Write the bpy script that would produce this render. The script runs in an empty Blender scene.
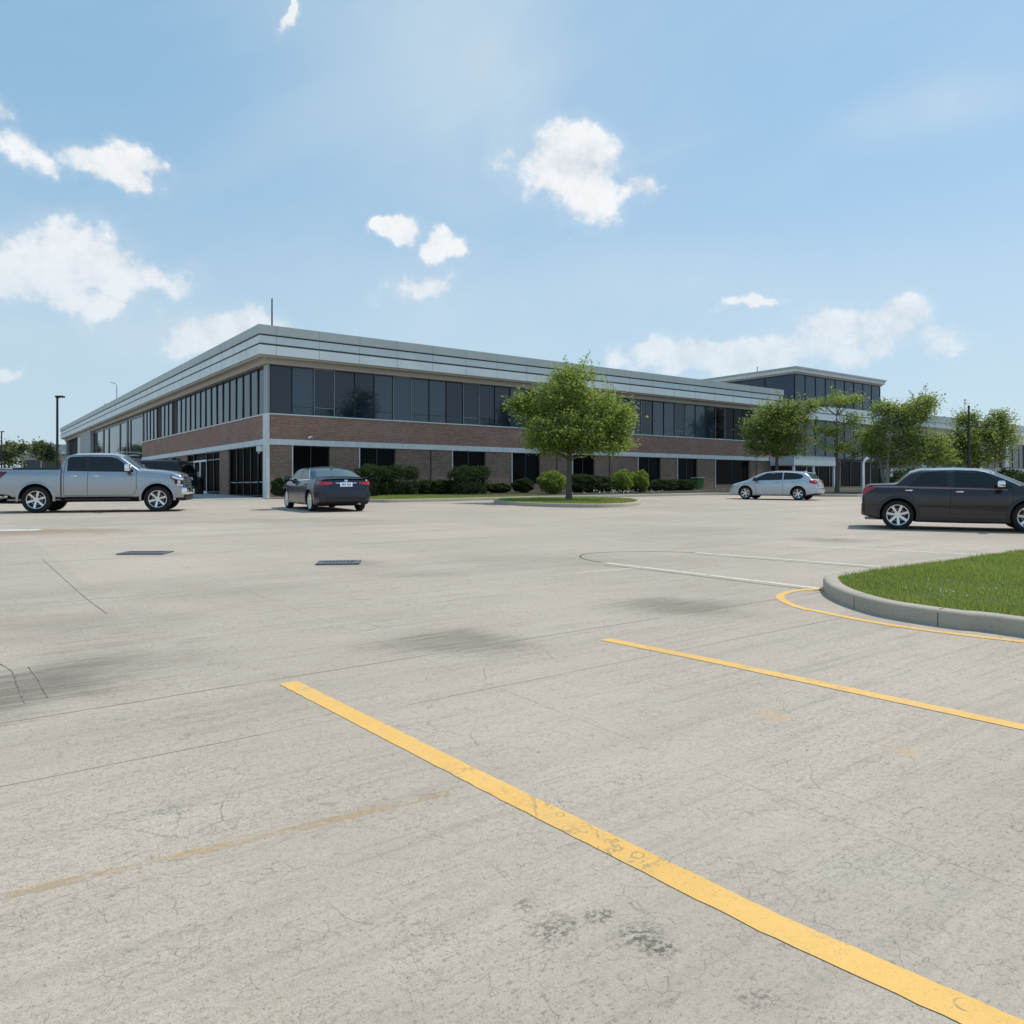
import bpy, bmesh, math, random
from mathutils import Vector, Matrix, Euler
from mathutils.bvhtree import BVHTree
import numpy as np

random.seed(7)
rng = np.random.default_rng(7)
scene = bpy.context.scene
COL = scene.collection

# ------------------------------------------------------------------ camera model
F = 766.0; U0 = 512.0; V0 = 487.0
CAMH = 1.25
SL = 12.0 / 766.0                      # the car park rises gently away from the camera
def gz(y): return SL * y
def G(u, v, h=0.0):                    # photo position -> point on the ground (h above it)
    d = (CAMH - h) * F / (v - (V0 - SL * F))
    return Vector(((u - U0) / F * d, d, gz(d) + h))
def P(u, v, d):
    return Vector(((u - U0) / F * d, d, CAMH + (V0 - v) * d / F))
TILT = Matrix.Rotation(math.atan(SL), 3, 'X')

R_ = Vector((0.8055, 0.5927, 0)); L_ = Vector((-0.5927, 0.8055, 0)); N_ = Vector((0.5927, -0.8055, 0))
BANG = math.atan2(0.5927, 0.8055)
CORNER = Vector((-13.25, 41.6, 0))
def tr(u): return ((u - 512) * 41.6 + 10149.5) / (617 - .5927 * (u - 512))
def tl(u): return -(10149.5 + (u - 512) * 41.6) / (454.2 + .8055 * (u - 512))
def B2W(x, y, z=None):
    p = CORNER + R_ * x + L_ * y
    p.z = gz(p.y) if z is None else z
    return p

# ------------------------------------------------------------------ node helpers
class NT:
    def __init__(s, tree): s.t = tree; s.n = tree.nodes; s.l = tree.links
    def new(s, typ, ins=None, **props):
        nd = s.n.new(typ)
        for k, v in props.items(): setattr(nd, k, v)
        if ins:
            for k, v in ins.items(): s.put(nd.inputs[k], v)
        return nd
    def put(s, sock, v):
        if isinstance(v, bpy.types.NodeSocket): s.l.new(v, sock)
        elif isinstance(v, bpy.types.Node): s.l.new(v.outputs[0], sock)
        else:
            if isinstance(v, (tuple, list)) and len(v) == 3 and sock.type == 'RGBA': v = (*v, 1)
            sock.default_value = v
    def m(s, op, a, b=None, c=None, clamp=False):
        nd = s.n.new('ShaderNodeMath'); nd.operation = op; nd.use_clamp = clamp
        s.put(nd.inputs[0], a)
        if b is not None: s.put(nd.inputs[1], b)
        if c is not None: s.put(nd.inputs[2], c)
        return nd.outputs[0]
    def mix(s, fac, a, b, blend='MIX'):
        nd = s.n.new('ShaderNodeMix'); nd.data_type = 'RGBA'; nd.blend_type = blend
        s.put(nd.inputs['Factor'], fac); s.put(nd.inputs[6], a); s.put(nd.inputs[7], b)
        return nd.outputs[2]
    def ss(s, x, lo, hi):              # smoothstep
        nd = s.n.new('ShaderNodeMapRange'); nd.interpolation_type = 'SMOOTHSTEP'
        s.put(nd.inputs[0], x); nd.inputs[1].default_value = lo; nd.inputs[2].default_value = hi
        return nd.outputs[0]
    def noise(s, vec, scale, detail=3, rough=.55, dist=0):
        nd = s.new('ShaderNodeTexNoise', {'Vector': vec, 'Scale': scale, 'Detail': detail, 'Roughness': rough, 'Distortion': dist})
        return nd.outputs[0]
    def xyz(s, x, y, z): return s.new('ShaderNodeCombineXYZ', {0: x, 1: y, 2: z}).outputs[0]
    def sep(s, v): return s.new('ShaderNodeSeparateXYZ', {0: v}).outputs

def material(name):
    m = bpy.data.materials.new(name); m.use_nodes = True
    nt = NT(m.node_tree); bs = nt.n['Principled BSDF']
    return m, nt, bs
def plain(name, col, rough=.5, metal=0, coat=0, noise=0.0, nscale=8, spec=.5, bump=0, ior=None):
    m, nt, bs = material(name)
    bs.inputs['Roughness'].default_value = rough; bs.inputs['Metallic'].default_value = metal
    bs.inputs['Specular IOR Level'].default_value = spec; bs.inputs['Coat Weight'].default_value = coat; bs.inputs['Coat Roughness'].default_value = .04
    bs.inputs['Specular IOR Level'].default_value = spec
    if ior: bs.inputs['IOR'].default_value = ior
    if noise or bump:
        tc = nt.new('ShaderNodeTexCoord')
        n = nt.noise(tc.outputs['Object'], nscale, 5)
        c = nt.mix(nt.ss(n, .3, .7), tuple(x * (1 - noise) for x in col), tuple(min(1, x * (1 + noise)) for x in col))
        nt.l.new(c, bs.inputs['Base Color'])
        if bump:
            b = nt.new('ShaderNodeBump', {'Strength': bump, 'Distance': .02, 'Height': n})
            nt.l.new(b.outputs[0], bs.inputs['Normal'])
    else: bs.inputs['Base Color'].default_value = (*col, 1)
    return m

M = {}
M['panel'] = plain('pale_metal_panel', (.62, .68, .69), .42, 0, 0, .05, .7)
M['panel_top'] = plain('grey_metal_coping', (.40, .44, .43), .45, 0, 0, .05, .7)
M['groove'] = plain('dark_groove', (.06, .07, .075), .6)
M['seam'] = plain('panel_joint', (.28, .31, .32), .6)
M['soffit'] = plain('beige_soffit', (.42, .38, .33), .7, noise=.06)
M['white_trim'] = plain('white_painted_concrete', (.66, .68, .68), .6, noise=.08, nscale=3)
M['grey_wall'] = plain('grey_stucco', (.36, .38, .38), .8, noise=.06)
M['dark_wall'] = plain('dark_brown_wall', (.05, .04, .035), .7, noise=.1)
M['roof'] = plain('roof_membrane', (.4, .4, .4), .9, noise=.1, nscale=1)
M['frame'] = plain('dark_anodised_frame', (.018, .022, .026), .35)
M['pale_frame'] = plain('pale_frame', (.30, .33, .35), .45)
M['core'] = plain('dark_interior', (.01, .011, .012), .8)
M['glass'] = plain('dark_blue_window_glass', (.010, .022, .040), .03, ior=1.55, spec=.5)
M['glass_pale_reflection'] = plain('pale_reflection_glass', (.034, .062, .092), .03, ior=1.6)  # this and the next: reflection differences put into the glass colour
M['glass_dark_reflection'] = plain('dark_reflection_glass', (.003, .005, .008), .03, ior=1.25)
M['glass_green'] = plain('reflective_glass', (.016, .027, .042), .04, ior=1.46)
M['glass_blue'] = plain('blue_wing_glass', (.022, .045, .085), .04, ior=1.5)
M['low_glass'] = plain('dark_ground_floor_glass', (.006, .007, .008), .08, ior=1.13)
M['entry_glass'] = plain('dark_entry_glass', (.003, .0035, .004), .25, ior=1.03)
M['pole'] = plain('black_pole_metal', (.012, .013, .015), .45)
M['galv'] = plain('galvanised_metal', (.45, .47, .48), .45, .6)
M['white_metal'] = plain('white_metal', (.75, .76, .77), .4)
M['rubber'] = plain('tyre_rubber', (.012, .012, .013), .85, noise=.2, nscale=30)
M['rim'] = plain('polished_alloy', (.72, .73, .75), .22, .9)
M['rim_dark'] = plain('dark_wheel_barrel', (.012, .012, .013), .6)
M['chrome'] = plain('chrome', (.82, .83, .85), .1, 1)
M['car_glass'] = plain('tinted_car_glass', (.008, .011, .013), .03, ior=1.5)
M['screen_glass'] = plain('windscreen_glass', (.05, .085, .10), .03, ior=1.7)
M['black_plastic'] = plain('black_plastic', (.014, .014, .015), .6)
M['under'] = plain('underbody', (.008, .008, .008), .9)
M['seam_dark'] = plain('door_gap', (.006, .006, .007), .8)
M['red_lens'] = plain('red_lamp_lens', (.42, .012, .012), .12, coat=.6)
M['dark_red_lens'] = plain('dark_red_lamp_lens', (.12, .008, .01), .12, coat=.6)
M['clear_lens'] = plain('clear_lamp_lens', (.62, .64, .66), .12, .5, coat=.7)
M['amber_lens'] = plain('amber_lens', (.7, .32, .12), .15, coat=.5)
M['plate'] = plain('number_plate', (.72, .76, .82), .4)
M['plate_ink'] = plain('plate_ink', (.05, .08, .25), .5)
M['iron'] = plain('cast_iron', (.13, .14, .155), .6, .3, noise=.3, nscale=25)
M['rust_rim'] = plain('stained_rim', (.24, .19, .14), .85, noise=.2)
M['crackfill'] = plain('crack_tone', (.19, .168, .135), .95, noise=.4, nscale=12)  # brownish tone of the thin crack strips
M['joint'] = plain('kerb_joint', (.10, .095, .085), .9)
M['green_bin'] = plain('green_plastic', (.02, .13, .035), .5)
M['soil'] = plain('dark_mulch', (.035, .027, .02), .95, noise=.4, nscale=6, bump=.4)
M['petal'] = plain('white_petals', (.75, .75, .72), .7)
M['cladding'] = plain('grey_cladding', (.032, .031, .032), .55)

def paint(name, col, metal=.55, rough=.32, flake=.05, dusty=1.0, coat=.85, spec=.5):
    m, nt, bs = material(name)
    bs.inputs['Metallic'].default_value = metal; bs.inputs['Roughness'].default_value = rough
    bs.inputs['Coat Weight'].default_value = coat; bs.inputs['Coat Roughness'].default_value = .03
    tc = nt.new('ShaderNodeTexCoord')
    n = nt.noise(tc.outputs['Object'], 2.5, 4)
    z = nt.sep(tc.outputs['Object'])[2]
    c = nt.mix(n, tuple(x * (1 - flake) for x in col), tuple(x * (1 + flake) for x in col))
    dust = nt.m('MULTIPLY', nt.ss(z, .75, .25), nt.m('MULTIPLY', n, .35 * dusty))
    c = nt.mix(dust, c, (.22, .20, .18))
    nt.l.new(c, bs.inputs['Base Color'])
    rr = nt.m('ADD', rough, nt.m('MULTIPLY', dust, .6)); nt.l.new(rr, bs.inputs['Roughness'])
    return m
M['silver'] = paint('silver_paint', (.36, .385, .42), .85, .27, dusty=.7)
M['pale_silver'] = paint('pale_silver_paint', (.50, .54, .60), .5, .33)
M['navy'] = paint('navy_paint', (.003, .008, .026), 0, .22, dusty=.0, coat=.35, spec=.12)
M['graphite'] = paint('dark_bronze_paint', (.026, .020, .023), .45, .22, dusty=.15, coat=.7, spec=.2)
M['shoulder_sheen'] = paint('painted_sky_sheen', (.30, .17, .155), .6, .3, dusty=0)  # pinkish sky reflection, painted as a colour
M['black_paint'] = paint('black_paint', (.003, .003, .0035), 0, .5, dusty=0, coat=.12)
M['white_paint'] = paint('white_car_paint', (.75, .76, .77), 0, .35)

def brick_material(name, c1, c2, mortar):
    m, nt, bs = material(name)
    tc = nt.new('ShaderNodeTexCoord'); s = nt.sep(tc.outputs['Object'])
    v = nt.xyz(nt.m('ADD', s[0], s[1]), s[2], 0.0)
    br = nt.new('ShaderNodeTexBrick', {'Vector': v, 'Color1': (*c1, 1), 'Color2': (*c2, 1), 'Mortar': (*mortar, 1), 'Scale': 1.0,
        'Mortar Size': .010, 'Brick Width': .26, 'Row Height': .092, 'Bias': -.1})
    n = nt.noise(tc.outputs['Object'], .8, 4)
    n2 = nt.noise(v, 9, 2)
    c = nt.mix(nt.m('MULTIPLY', nt.ss(n2, .5, .72), .55), br.outputs[0], tuple(x * .45 for x in c1))
    c = nt.mix(nt.m('MULTIPLY', nt.ss(n, .4, .75), .25), c, tuple(x * 1.25 for x in mortar))
    nt.l.new(c, bs.inputs['Base Color']); bs.inputs['Roughness'].default_value = .85
    b = nt.new('ShaderNodeBump', {'Strength': .5, 'Distance': .01, 'Height': br.outputs[1]}); b.invert = True
    nt.l.new(b.outputs[0], bs.inputs['Normal'])
    return m
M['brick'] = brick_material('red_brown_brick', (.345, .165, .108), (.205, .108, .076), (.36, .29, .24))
M['brick_low_shaded'] = brick_material('shaded_brown_brick', (.265, .155, .105), (.15, .095, .07), (.28, .225, .18))  # ground-floor brick, its shade put into the colour

def leaf_material(name, dark, light, trans=.35):
    m, nt, bs = material(name)
    geo = nt.new('ShaderNodeNewGeometry')
    tc = nt.new('ShaderNodeTexCoord')
    n = nt.noise(tc.outputs['Object'], 1.1, 2)
    f = nt.m('ADD', nt.m('MULTIPLY', geo.outputs['Random Per Island'], .6), nt.m('MULTIPLY', nt.ss(n, .3, .7), .4))
    c = nt.mix(f, dark, light)
    nt.l.new(c, bs.inputs['Base Color']); bs.inputs['Roughness'].default_value = .5
    bs.inputs['Specular IOR Level'].default_value = .15; bs.inputs['Roughness'].default_value = .6
    tb = nt.new('ShaderNodeBsdfTranslucent'); nt.l.new(nt.mix(.5, c, (light[0] * 1.5, light[1] * 1.45, light[2] * .7)), tb.inputs[0])
    mx = nt.new('ShaderNodeMixShader', {0: trans, 1: bs.outputs[0], 2: tb.outputs[0]})
    nt.l.new(mx.outputs[0], nt.n['Material Output'].inputs[0])
    return m
M['leaf'] = leaf_material('bright_tree_leaves', (.145, .215, .05), (.34, .42, .115), .48)
M['leaf_mid'] = leaf_material('green_tree_leaves', (.13, .185, .052), (.30, .36, .11), .45)
M['leaf_far_haze'] = leaf_material('hazed_far_leaves', (.12, .145, .08), (.20, .235, .13), .35)  # distance haze is mixed into the leaf colour
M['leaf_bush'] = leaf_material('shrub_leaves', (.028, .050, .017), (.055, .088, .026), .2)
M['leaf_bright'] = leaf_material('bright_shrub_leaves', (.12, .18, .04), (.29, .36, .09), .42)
M['grass'] = leaf_material('grass_blades', (.16, .225, .045), (.36, .42, .12), .42)
def bark_mat(name, c):
    m, nt, bs = material(name)
    tc = nt.new('ShaderNodeTexCoord'); s = nt.sep(tc.outputs['Object'])
    n = nt.noise(nt.xyz(nt.m('MULTIPLY', s[0], 22), nt.m('MULTIPLY', s[1], 22), nt.m('MULTIPLY', s[2], 4)), 1, 4)
    nt.l.new(nt.mix(n, tuple(x * .55 for x in c), tuple(x * 1.4 for x in c)), bs.inputs['Base Color'])
    bs.inputs['Roughness'].default_value = .9
    return m
M['bark'] = bark_mat('grey_bark', (.13, .105, .085))
M['bark_pale'] = bark_mat('pale_bark', (.24, .22, .19))
def lawn_mat():
    m, nt, bs = material('lawn_turf')
    tc = nt.new('ShaderNodeTexCoord')
    a = nt.noise(tc.outputs['Object'], 1.2, 4); b = nt.noise(tc.outputs['Object'], 40, 3)
    c = nt.mix(a, (.050, .080, .018), (.115, .140, .035)); c = nt.mix(nt.m('MULTIPLY', b, .5), c, (.03, .05, .012))
    nt.l.new(c, bs.inputs['Base Color']); bs.inputs['Roughness'].default_value = .95
    bp = nt.new('ShaderNodeBump', {'Strength': .8, 'Distance': .05, 'Height': b}); nt.l.new(bp.outputs[0], bs.inputs['Normal'])
    return m
M['lawn'] = lawn_mat()
def kerb_mat(name, c):
    m, nt, bs = material(name)
    tc = nt.new('ShaderNodeTexCoord')
    a = nt.noise(tc.outputs['Object'], 1.7, 5); b = nt.noise(tc.outputs['Object'], 45, 3); d = nt.noise(tc.outputs['Object'], 9, 5, .7)
    k = nt.mix(a, tuple(x * .8 for x in c), tuple(x * 1.15 for x in c))
    k = nt.mix(nt.m('MULTIPLY', nt.ss(b, .58, .75), .45), k, tuple(x * .45 for x in c))
    k = nt.mix(nt.m('MULTIPLY', nt.ss(d, .56, .72), .35), k, tuple(x * .5 for x in c))
    nt.l.new(k, bs.inputs['Base Color']); bs.inputs['Roughness'].default_value = .9
    bp = nt.new('ShaderNodeBump', {'Strength': .35, 'Distance': .006, 'Height': b}); nt.l.new(bp.outputs[0], bs.inputs['Normal'])
    return m
M['kerb'] = kerb_mat('kerb_concrete', (.42, .365, .29))
M['walk'] = kerb_mat('pavement_concrete', (.45, .44, .41))

# ------------------------------------------------------------------ mesh builder
class MB:
    def __init__(s): s.v = []; s.f = []; s.mi = []; s.mats = []
    def mat(s, key):
        if key not in s.mats: s.mats.append(key)
        return s.mats.index(key)
    def add(s, verts, faces, key):
        o = len(s.v); k = s.mat(key)
        s.v += [tuple(v) for v in verts]
        for f in faces: s.f.append(tuple(i + o for i in f)); s.mi.append(k)
        return s
    def box(s, a, b, key):
        x0, y0, z0 = a; x1, y1, z1 = b
        x0, x1 = min(x0, x1), max(x0, x1); y0, y1 = min(y0, y1), max(y0, y1); z0, z1 = min(z0, z1), max(z0, z1)
        return s.add([(x0, y0, z0), (x1, y0, z0), (x1, y1, z0), (x0, y1, z0), (x0, y0, z1), (x1, y0, z1), (x1, y1, z1), (x0, y1, z1)],
              [(0, 3, 2, 1), (4, 5, 6, 7), (0, 1, 5, 4), (1, 2, 6, 5), (2, 3, 7, 6), (3, 0, 4, 7)], key)
    def tube(s, pts, radii, key, n=8, cap=True):
        pts = [Vector(p) for p in pts]; rings = []
        up = Vector((.123, .31, .94))
        for i, p in enumerate(pts):
            d = (pts[min(i + 1, len(pts) - 1)] - pts[max(i - 1, 0)]).normalized()
            a = d.cross(up)
            if a.length < 1e-3: a = d.cross(Vector((1, 0, 0)))
            a.normalize(); b = d.cross(a)
            r = radii[i] if hasattr(radii, '__len__') else radii
            rings.append([p + (a * math.cos(2 * math.pi * k / n) + b * math.sin(2 * math.pi * k / n)) * r for k in range(n)])
        vs = [v for rg in rings for v in rg]; fs = []
        for i in range(len(pts) - 1):
            for k in range(n):
                fs.append((i * n + k, i * n + (k + 1) % n, (i + 1) * n + (k + 1) % n, (i + 1) * n + k))
        if cap:
            fs.append(tuple(range(n))[::-1]); fs.append(tuple((len(pts) - 1) * n + k for k in range(n)))
        return s.add(vs, fs, key)
    def lathe(s, prof, key, n=28, axis='y', center=(0, 0, 0), close=False):
        vs = []; fs = []; m = len(prof)                    # prof: (radius, offset along axis)
        for k in range(n):
            a = 2 * math.pi * k / n
            for r, o in prof:
                if axis == 'y': vs.append((center[0] + r * math.cos(a), center[1] + o, center[2] + r * math.sin(a)))
                else: vs.append((center[0] + r * math.cos(a), center[1] + r * math.sin(a), center[2] + o))
        for k in range(n):
            for j in range(m - 1 + (1 if close else 0)):
                j2 = (j + 1) % m; k2 = (k + 1) % n
                fs.append((k * m + j, k2 * m + j, k2 * m + j2, k * m + j2))
        return s.add(vs, fs, key)
    def prism(s, poly, z0, z1, key, zfun=None):            # poly of (x, y), z0/z1 above zfun
        n = len(poly); zf = zfun or (lambda x, y: 0)
        vs = [(x, y, zf(x, y) + z0) for x, y in poly] + [(x, y, zf(x, y) + z1) for x, y in poly]
        fs = [tuple(range(n))[::-1], tuple(range(n, 2 * n))] + [(i, (i + 1) % n, n + (i + 1) % n, n + i) for i in range(n)]
        return s.add(vs, fs, key)
    def build(s, name, parent=None, smooth=None, bevel=None, origin=None):
        me = bpy.data.meshes.new(name)
        v = s.v
        if origin is not None: v = [(a - origin[0], b - origin[1], c - origin[2]) for a, b, c in v]
        me.from_pydata(v, [], s.f)
        for k in s.mats: me.materials.append(M[k])
        me.polygons.foreach_set('material_index', s.mi)
        me.update()
        bm = bmesh.new(); bm.from_mesh(me); bmesh.ops.recalc_face_normals(bm, faces=bm.faces)
        if bevel: bmesh.ops.bevel(bm, geom=[e for e in bm.edges if len(e.link_faces) == 2 and e.calc_face_angle(0) > .6], offset=bevel, segments=2, affect='EDGES', profile=.6)
        bm.to_mesh(me); bm.free()
        if smooth:
            for p in me.polygons: p.use_smooth = True
            me.set_sharp_from_angle(angle=math.radians(smooth))
        o = bpy.data.objects.new(name, me); COL.objects.link(o)
        if parent: o.parent = parent
        if origin is not None: o.location = origin
        return o

def tag(o, label=None, cat=None, group=None, kind=None):
    if label: o['label'] = label
    if cat: o['category'] = cat
    if group: o['group'] = group
    if kind: o['kind'] = kind
    return o
def empty(name, loc, rz=0, label=None, cat=None, group=None, tilt=False, scale=1):
    o = bpy.data.objects.new(name, None); COL.objects.link(o); o.empty_display_size = .3
    m = Matrix.Rotation(rz, 3, 'Z')
    if tilt: m = TILT @ m
    o.location = loc; o.rotation_euler = m.to_euler(); o.scale = (scale,) * 3
    return tag(o, label, cat, group)
def link_copy(src, parent=None):
    c = src.copy(); COL.objects.link(c); c.parent = parent
    return c
def copy_tree(src, parent=None):
    c = link_copy(src, parent)
    for ch in list(src.children): copy_tree(ch, c)
    return c

# ------------------------------------------------------------------ ground
def ground_material():
    m, nt, bs = material('worn_concrete')
    tc = nt.new('ShaderNodeTexCoord'); o = tc.outputs['Object']; s = nt.sep(o); x, y = s[0], s[1]
    a = nt.m('ADD', nt.m('MULTIPLY', x, .8055), nt.m('MULTIPLY', y, .5927))
    b = nt.m('ADD', nt.m('MULTIPLY', x, -.5927), nt.m('MULTIPLY', y, .8055))
    ab = nt.xyz(a, b, 0.0)
    big = nt.noise(o, .22, 4, .6); mid = nt.noise(o, 1.3, 5, .6)
    fine = nt.noise(o, 38, 4, .6); grain = nt.noise(o, 170, 2, .6)
    streak = nt.noise(nt.xyz(nt.m('MULTIPLY', a, .55), nt.m('MULTIPLY', b, 11), 0.0), 1, 5, .62)
    streak2 = nt.noise(nt.xyz(nt.m('MULTIPLY', a, 2.2), nt.m('MULTIPLY', b, 46), 3.0), 1, 3, .6)
    c = nt.mix(nt.ss(big, .3, .7), (.470, .390, .308), (.578, .484, .390))
    c = nt.mix(nt.m('MULTIPLY', nt.ss(mid, .38, .72), .35), c, (.575, .512, .42))
    c = nt.mix(nt.m('MULTIPLY', nt.ss(streak, .46, .70), .34), c, (.29, .255, .205))
    c = nt.mix(nt.m('MULTIPLY', nt.ss(streak2, .52, .74), .30), c, (.22, .19, .155))
    c = nt.mix(nt.m('MULTIPLY', nt.ss(fine, .46, .70), .30), c, (.26, .23, .19))
    c = nt.mix(nt.m('MULTIPLY', nt.ss(grain, .42, .66), .36), c, (.17, .15, .125))
    pk = nt.noise(o, .35, 4, .6, .4); c = nt.mix(nt.m('MULTIPLY', nt.ss(pk, .45, .7), .45), c, (.53, .445, .36))
    c = nt.mix(nt.m('MULTIPLY', nt.ss(nt.noise(nt.xyz(nt.m('MULTIPLY', a, .10), nt.m('MULTIPLY', b, 1.1), 5.0), 1, 4, .6), .48, .68), .30), c, (.30, .265, .22))
    # slabs: slight tone differences
    ga = nt.m('FLOOR', nt.m('DIVIDE', nt.m('SUBTRACT', a, 1.3), 4.6)); gb = nt.m('FLOOR', nt.m('DIVIDE', nt.m('SUBTRACT', b, 4.63), 4.07))
    wn = nt.new('ShaderNodeTexWhiteNoise', {'Vector': nt.xyz(ga, gb, 0.0)}); wn.noise_dimensions = '3D'
    c = nt.mix(nt.m('MULTIPLY', wn.outputs[0], .30), c, (.32, .285, .235))
    # pits and specks
    pit = nt.noise(nt.xyz(nt.m('MULTIPLY', a, 24), nt.m('MULTIPLY', b, 70), 0.0), 1, 4, .72)
    pit2 = nt.noise(nt.xyz(nt.m('MULTIPLY', a, 90), nt.m('MULTIPLY', b, 34), 2.0), 1, 3, .7)
    patch = nt.ss(nt.noise(o, .9, 4, .65), .34, .62)
    pm = nt.m('MAXIMUM', nt.m('MULTIPLY', nt.ss(pit, .565, .65), patch), nt.m('MULTIPLY', nt.ss(pit2, .58, .66), nt.m('MULTIPLY', patch, .7)))
    dot = nt.noise(o, 75, 2, .6); pm = nt.m('MAXIMUM', pm, nt.m('MULTIPLY', nt.ss(dot, .63, .69), .75))
    c = nt.mix(nt.m('MULTIPLY', pm, .50), c, (.095, .085, .07))
    dab = nt.noise(nt.xyz(nt.m('MULTIPLY', a, 5), nt.m('MULTIPLY', b, 13), 7.0), 1, 4, .75)
    dm = nt.m('MULTIPLY', nt.ss(dab, .62, .72), nt.ss(nt.noise(o, .55, 3), .45, .62))
    c = nt.mix(nt.m('MULTIPLY', dm, .42), c, (.13, .12, .11))
    # hairline cracks, in patches
    wob = nt.noise(o, 2.5, 4)
    wv = nt.new('ShaderNodeVectorMath', {0: o, 1: nt.xyz(nt.m('MULTIPLY', wob, .22), nt.m('MULTIPLY', nt.noise(o, 5.1, 4), .22), 0.0)}, operation='ADD').outputs[0]
    def crack(scale, width, lo, hi, nscale):
        vo = nt.new('ShaderNodeTexVoronoi', {'Vector': wv, 'Scale': scale}, feature='DISTANCE_TO_EDGE')
        return nt.m('MULTIPLY', nt.m('SUBTRACT', 1.0, nt.ss(vo.outputs[0], width * .3, width)), nt.ss(nt.noise(o, nscale, 3), lo, hi))
    cr = nt.m('MAXIMUM', nt.m('MULTIPLY', crack(.55, .0028, .52, .60, 1.3), .9), nt.m('MULTIPLY', crack(2.3, .0055, .55, .61, 2.6), .9))
    cr = nt.m('MAXIMUM', cr, nt.m('MULTIPLY', crack(6.0, .012, .57, .63, 4.5), .85))
    cr = nt.m('MAXIMUM', cr, nt.m('MULTIPLY', crack(15.0, .032, .54, .60, 6.5), .8))
    c = nt.mix(nt.m('MULTIPLY', cr, .36), c, (.095, .085, .07))
    # saw-cut joints along and across the building line
    jw = nt.m('MULTIPLY', nt.m('SUBTRACT', nt.noise(o, 2.0, 4), .5), .03)
    def line(coord, off, w, strength=1.0):
        d = nt.m('ABSOLUTE', nt.m('ADD', nt.m('SUBTRACT', coord, off), jw))
        return nt.m('MULTIPLY', nt.m('SUBTRACT', 1.0, nt.ss(d, w * .4, w)), strength)
    brk = nt.ss(nt.noise(o, 1.1, 3), .34, .50)
    j = line(b, 3.69, .008, .9)
    def periodic(coord, off, per, w):
        q = nt.m('SUBTRACT', nt.m('PINGPONG', nt.m('ADD', nt.m('SUBTRACT', coord, off), jw), per / 2), 0.0)
        return nt.m('SUBTRACT', 1.0, nt.ss(q, w * .4, w))
    j = nt.m('MAXIMUM', j, periodic(b, 4.63, 4.07, .012)); j = nt.m('MAXIMUM', j, nt.m('MULTIPLY', periodic(a, 2.6, 4.6, .008), .30))
    j = nt.m('MULTIPLY', j, nt.m('ADD', .25, nt.m('MULTIPLY', brk, .75)))
    c = nt.mix(nt.m('MULTIPLY', j, .66), c, (.095, .085, .07))
    # oil and tyre stains, and a darker patch at the left edge (each with a shape and place of its own)
    def ground_patch(u, v, ru, rv, k, col, c, gritty=False):
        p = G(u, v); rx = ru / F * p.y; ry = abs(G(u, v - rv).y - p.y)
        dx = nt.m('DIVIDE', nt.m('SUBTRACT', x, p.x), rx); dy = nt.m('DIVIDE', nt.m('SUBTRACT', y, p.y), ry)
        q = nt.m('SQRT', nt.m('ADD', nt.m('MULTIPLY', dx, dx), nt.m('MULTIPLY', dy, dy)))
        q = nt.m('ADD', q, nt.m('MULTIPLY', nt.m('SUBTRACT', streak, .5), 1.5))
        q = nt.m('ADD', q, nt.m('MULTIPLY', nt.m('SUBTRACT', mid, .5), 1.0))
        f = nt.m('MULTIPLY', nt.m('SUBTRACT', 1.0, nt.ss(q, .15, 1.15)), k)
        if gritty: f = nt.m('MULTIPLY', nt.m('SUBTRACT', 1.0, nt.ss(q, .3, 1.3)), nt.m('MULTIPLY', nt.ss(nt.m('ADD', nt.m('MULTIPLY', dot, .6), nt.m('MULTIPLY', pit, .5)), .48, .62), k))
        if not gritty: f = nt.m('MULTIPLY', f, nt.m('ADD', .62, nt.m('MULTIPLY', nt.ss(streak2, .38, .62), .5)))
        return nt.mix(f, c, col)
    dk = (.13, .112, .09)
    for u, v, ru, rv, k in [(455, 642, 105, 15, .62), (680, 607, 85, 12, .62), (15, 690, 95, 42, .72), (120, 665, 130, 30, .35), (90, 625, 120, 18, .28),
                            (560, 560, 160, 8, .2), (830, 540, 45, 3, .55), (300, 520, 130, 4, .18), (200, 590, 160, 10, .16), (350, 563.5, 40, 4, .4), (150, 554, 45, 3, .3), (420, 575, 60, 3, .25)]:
        c = ground_patch(u, v, ru, rv, k, dk, c)
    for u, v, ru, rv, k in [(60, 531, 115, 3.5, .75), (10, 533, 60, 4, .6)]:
        c = ground_patch(u, v, ru, rv, k, (.27, .19, .12), c)
    for u, v, ru, rv, k in [(775, 715, 22, 7, .55), (905, 750, 20, 8, .45)]:
        c = ground_patch(u, v, ru, rv, k, (.55, .36, .19), c)
    for u, v, ru, rv, k in [(600, 915, 12, 6, .7), (640, 935, 22, 9, .75), (660, 948, 16, 7, .8), (560, 925, 14, 8, .6), (545, 935, 12, 7, .5), (760, 1000, 18, 8, .5),(525,905,10,6,.5)]:
        c = ground_patch(u, v, ru * 1.5, rv * 1.5, k, (.085, .075, .062), c, True)
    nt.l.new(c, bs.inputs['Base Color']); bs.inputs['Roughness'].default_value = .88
    bs.inputs['Specular IOR Level'].default_value = .3
    h = nt.m('SUBTRACT', nt.m('ADD', nt.m('MULTIPLY', fine, .5), nt.m('ADD', nt.m('MULTIPLY', grain, .4), nt.m('MULTIPLY', streak2, .4))), nt.m('ADD', nt.m('MULTIPLY', cr, .7), nt.m('MULTIPLY', pm, .6)))
    bp = nt.new('ShaderNodeBump', {'Strength': .35, 'Distance': .008, 'Height': h}); nt.l.new(bp.outputs[0], bs.inputs['Normal'])
    return m
M['concrete'] = ground_material()
zf = lambda x, y: gz(y)
mb = MB()
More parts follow.
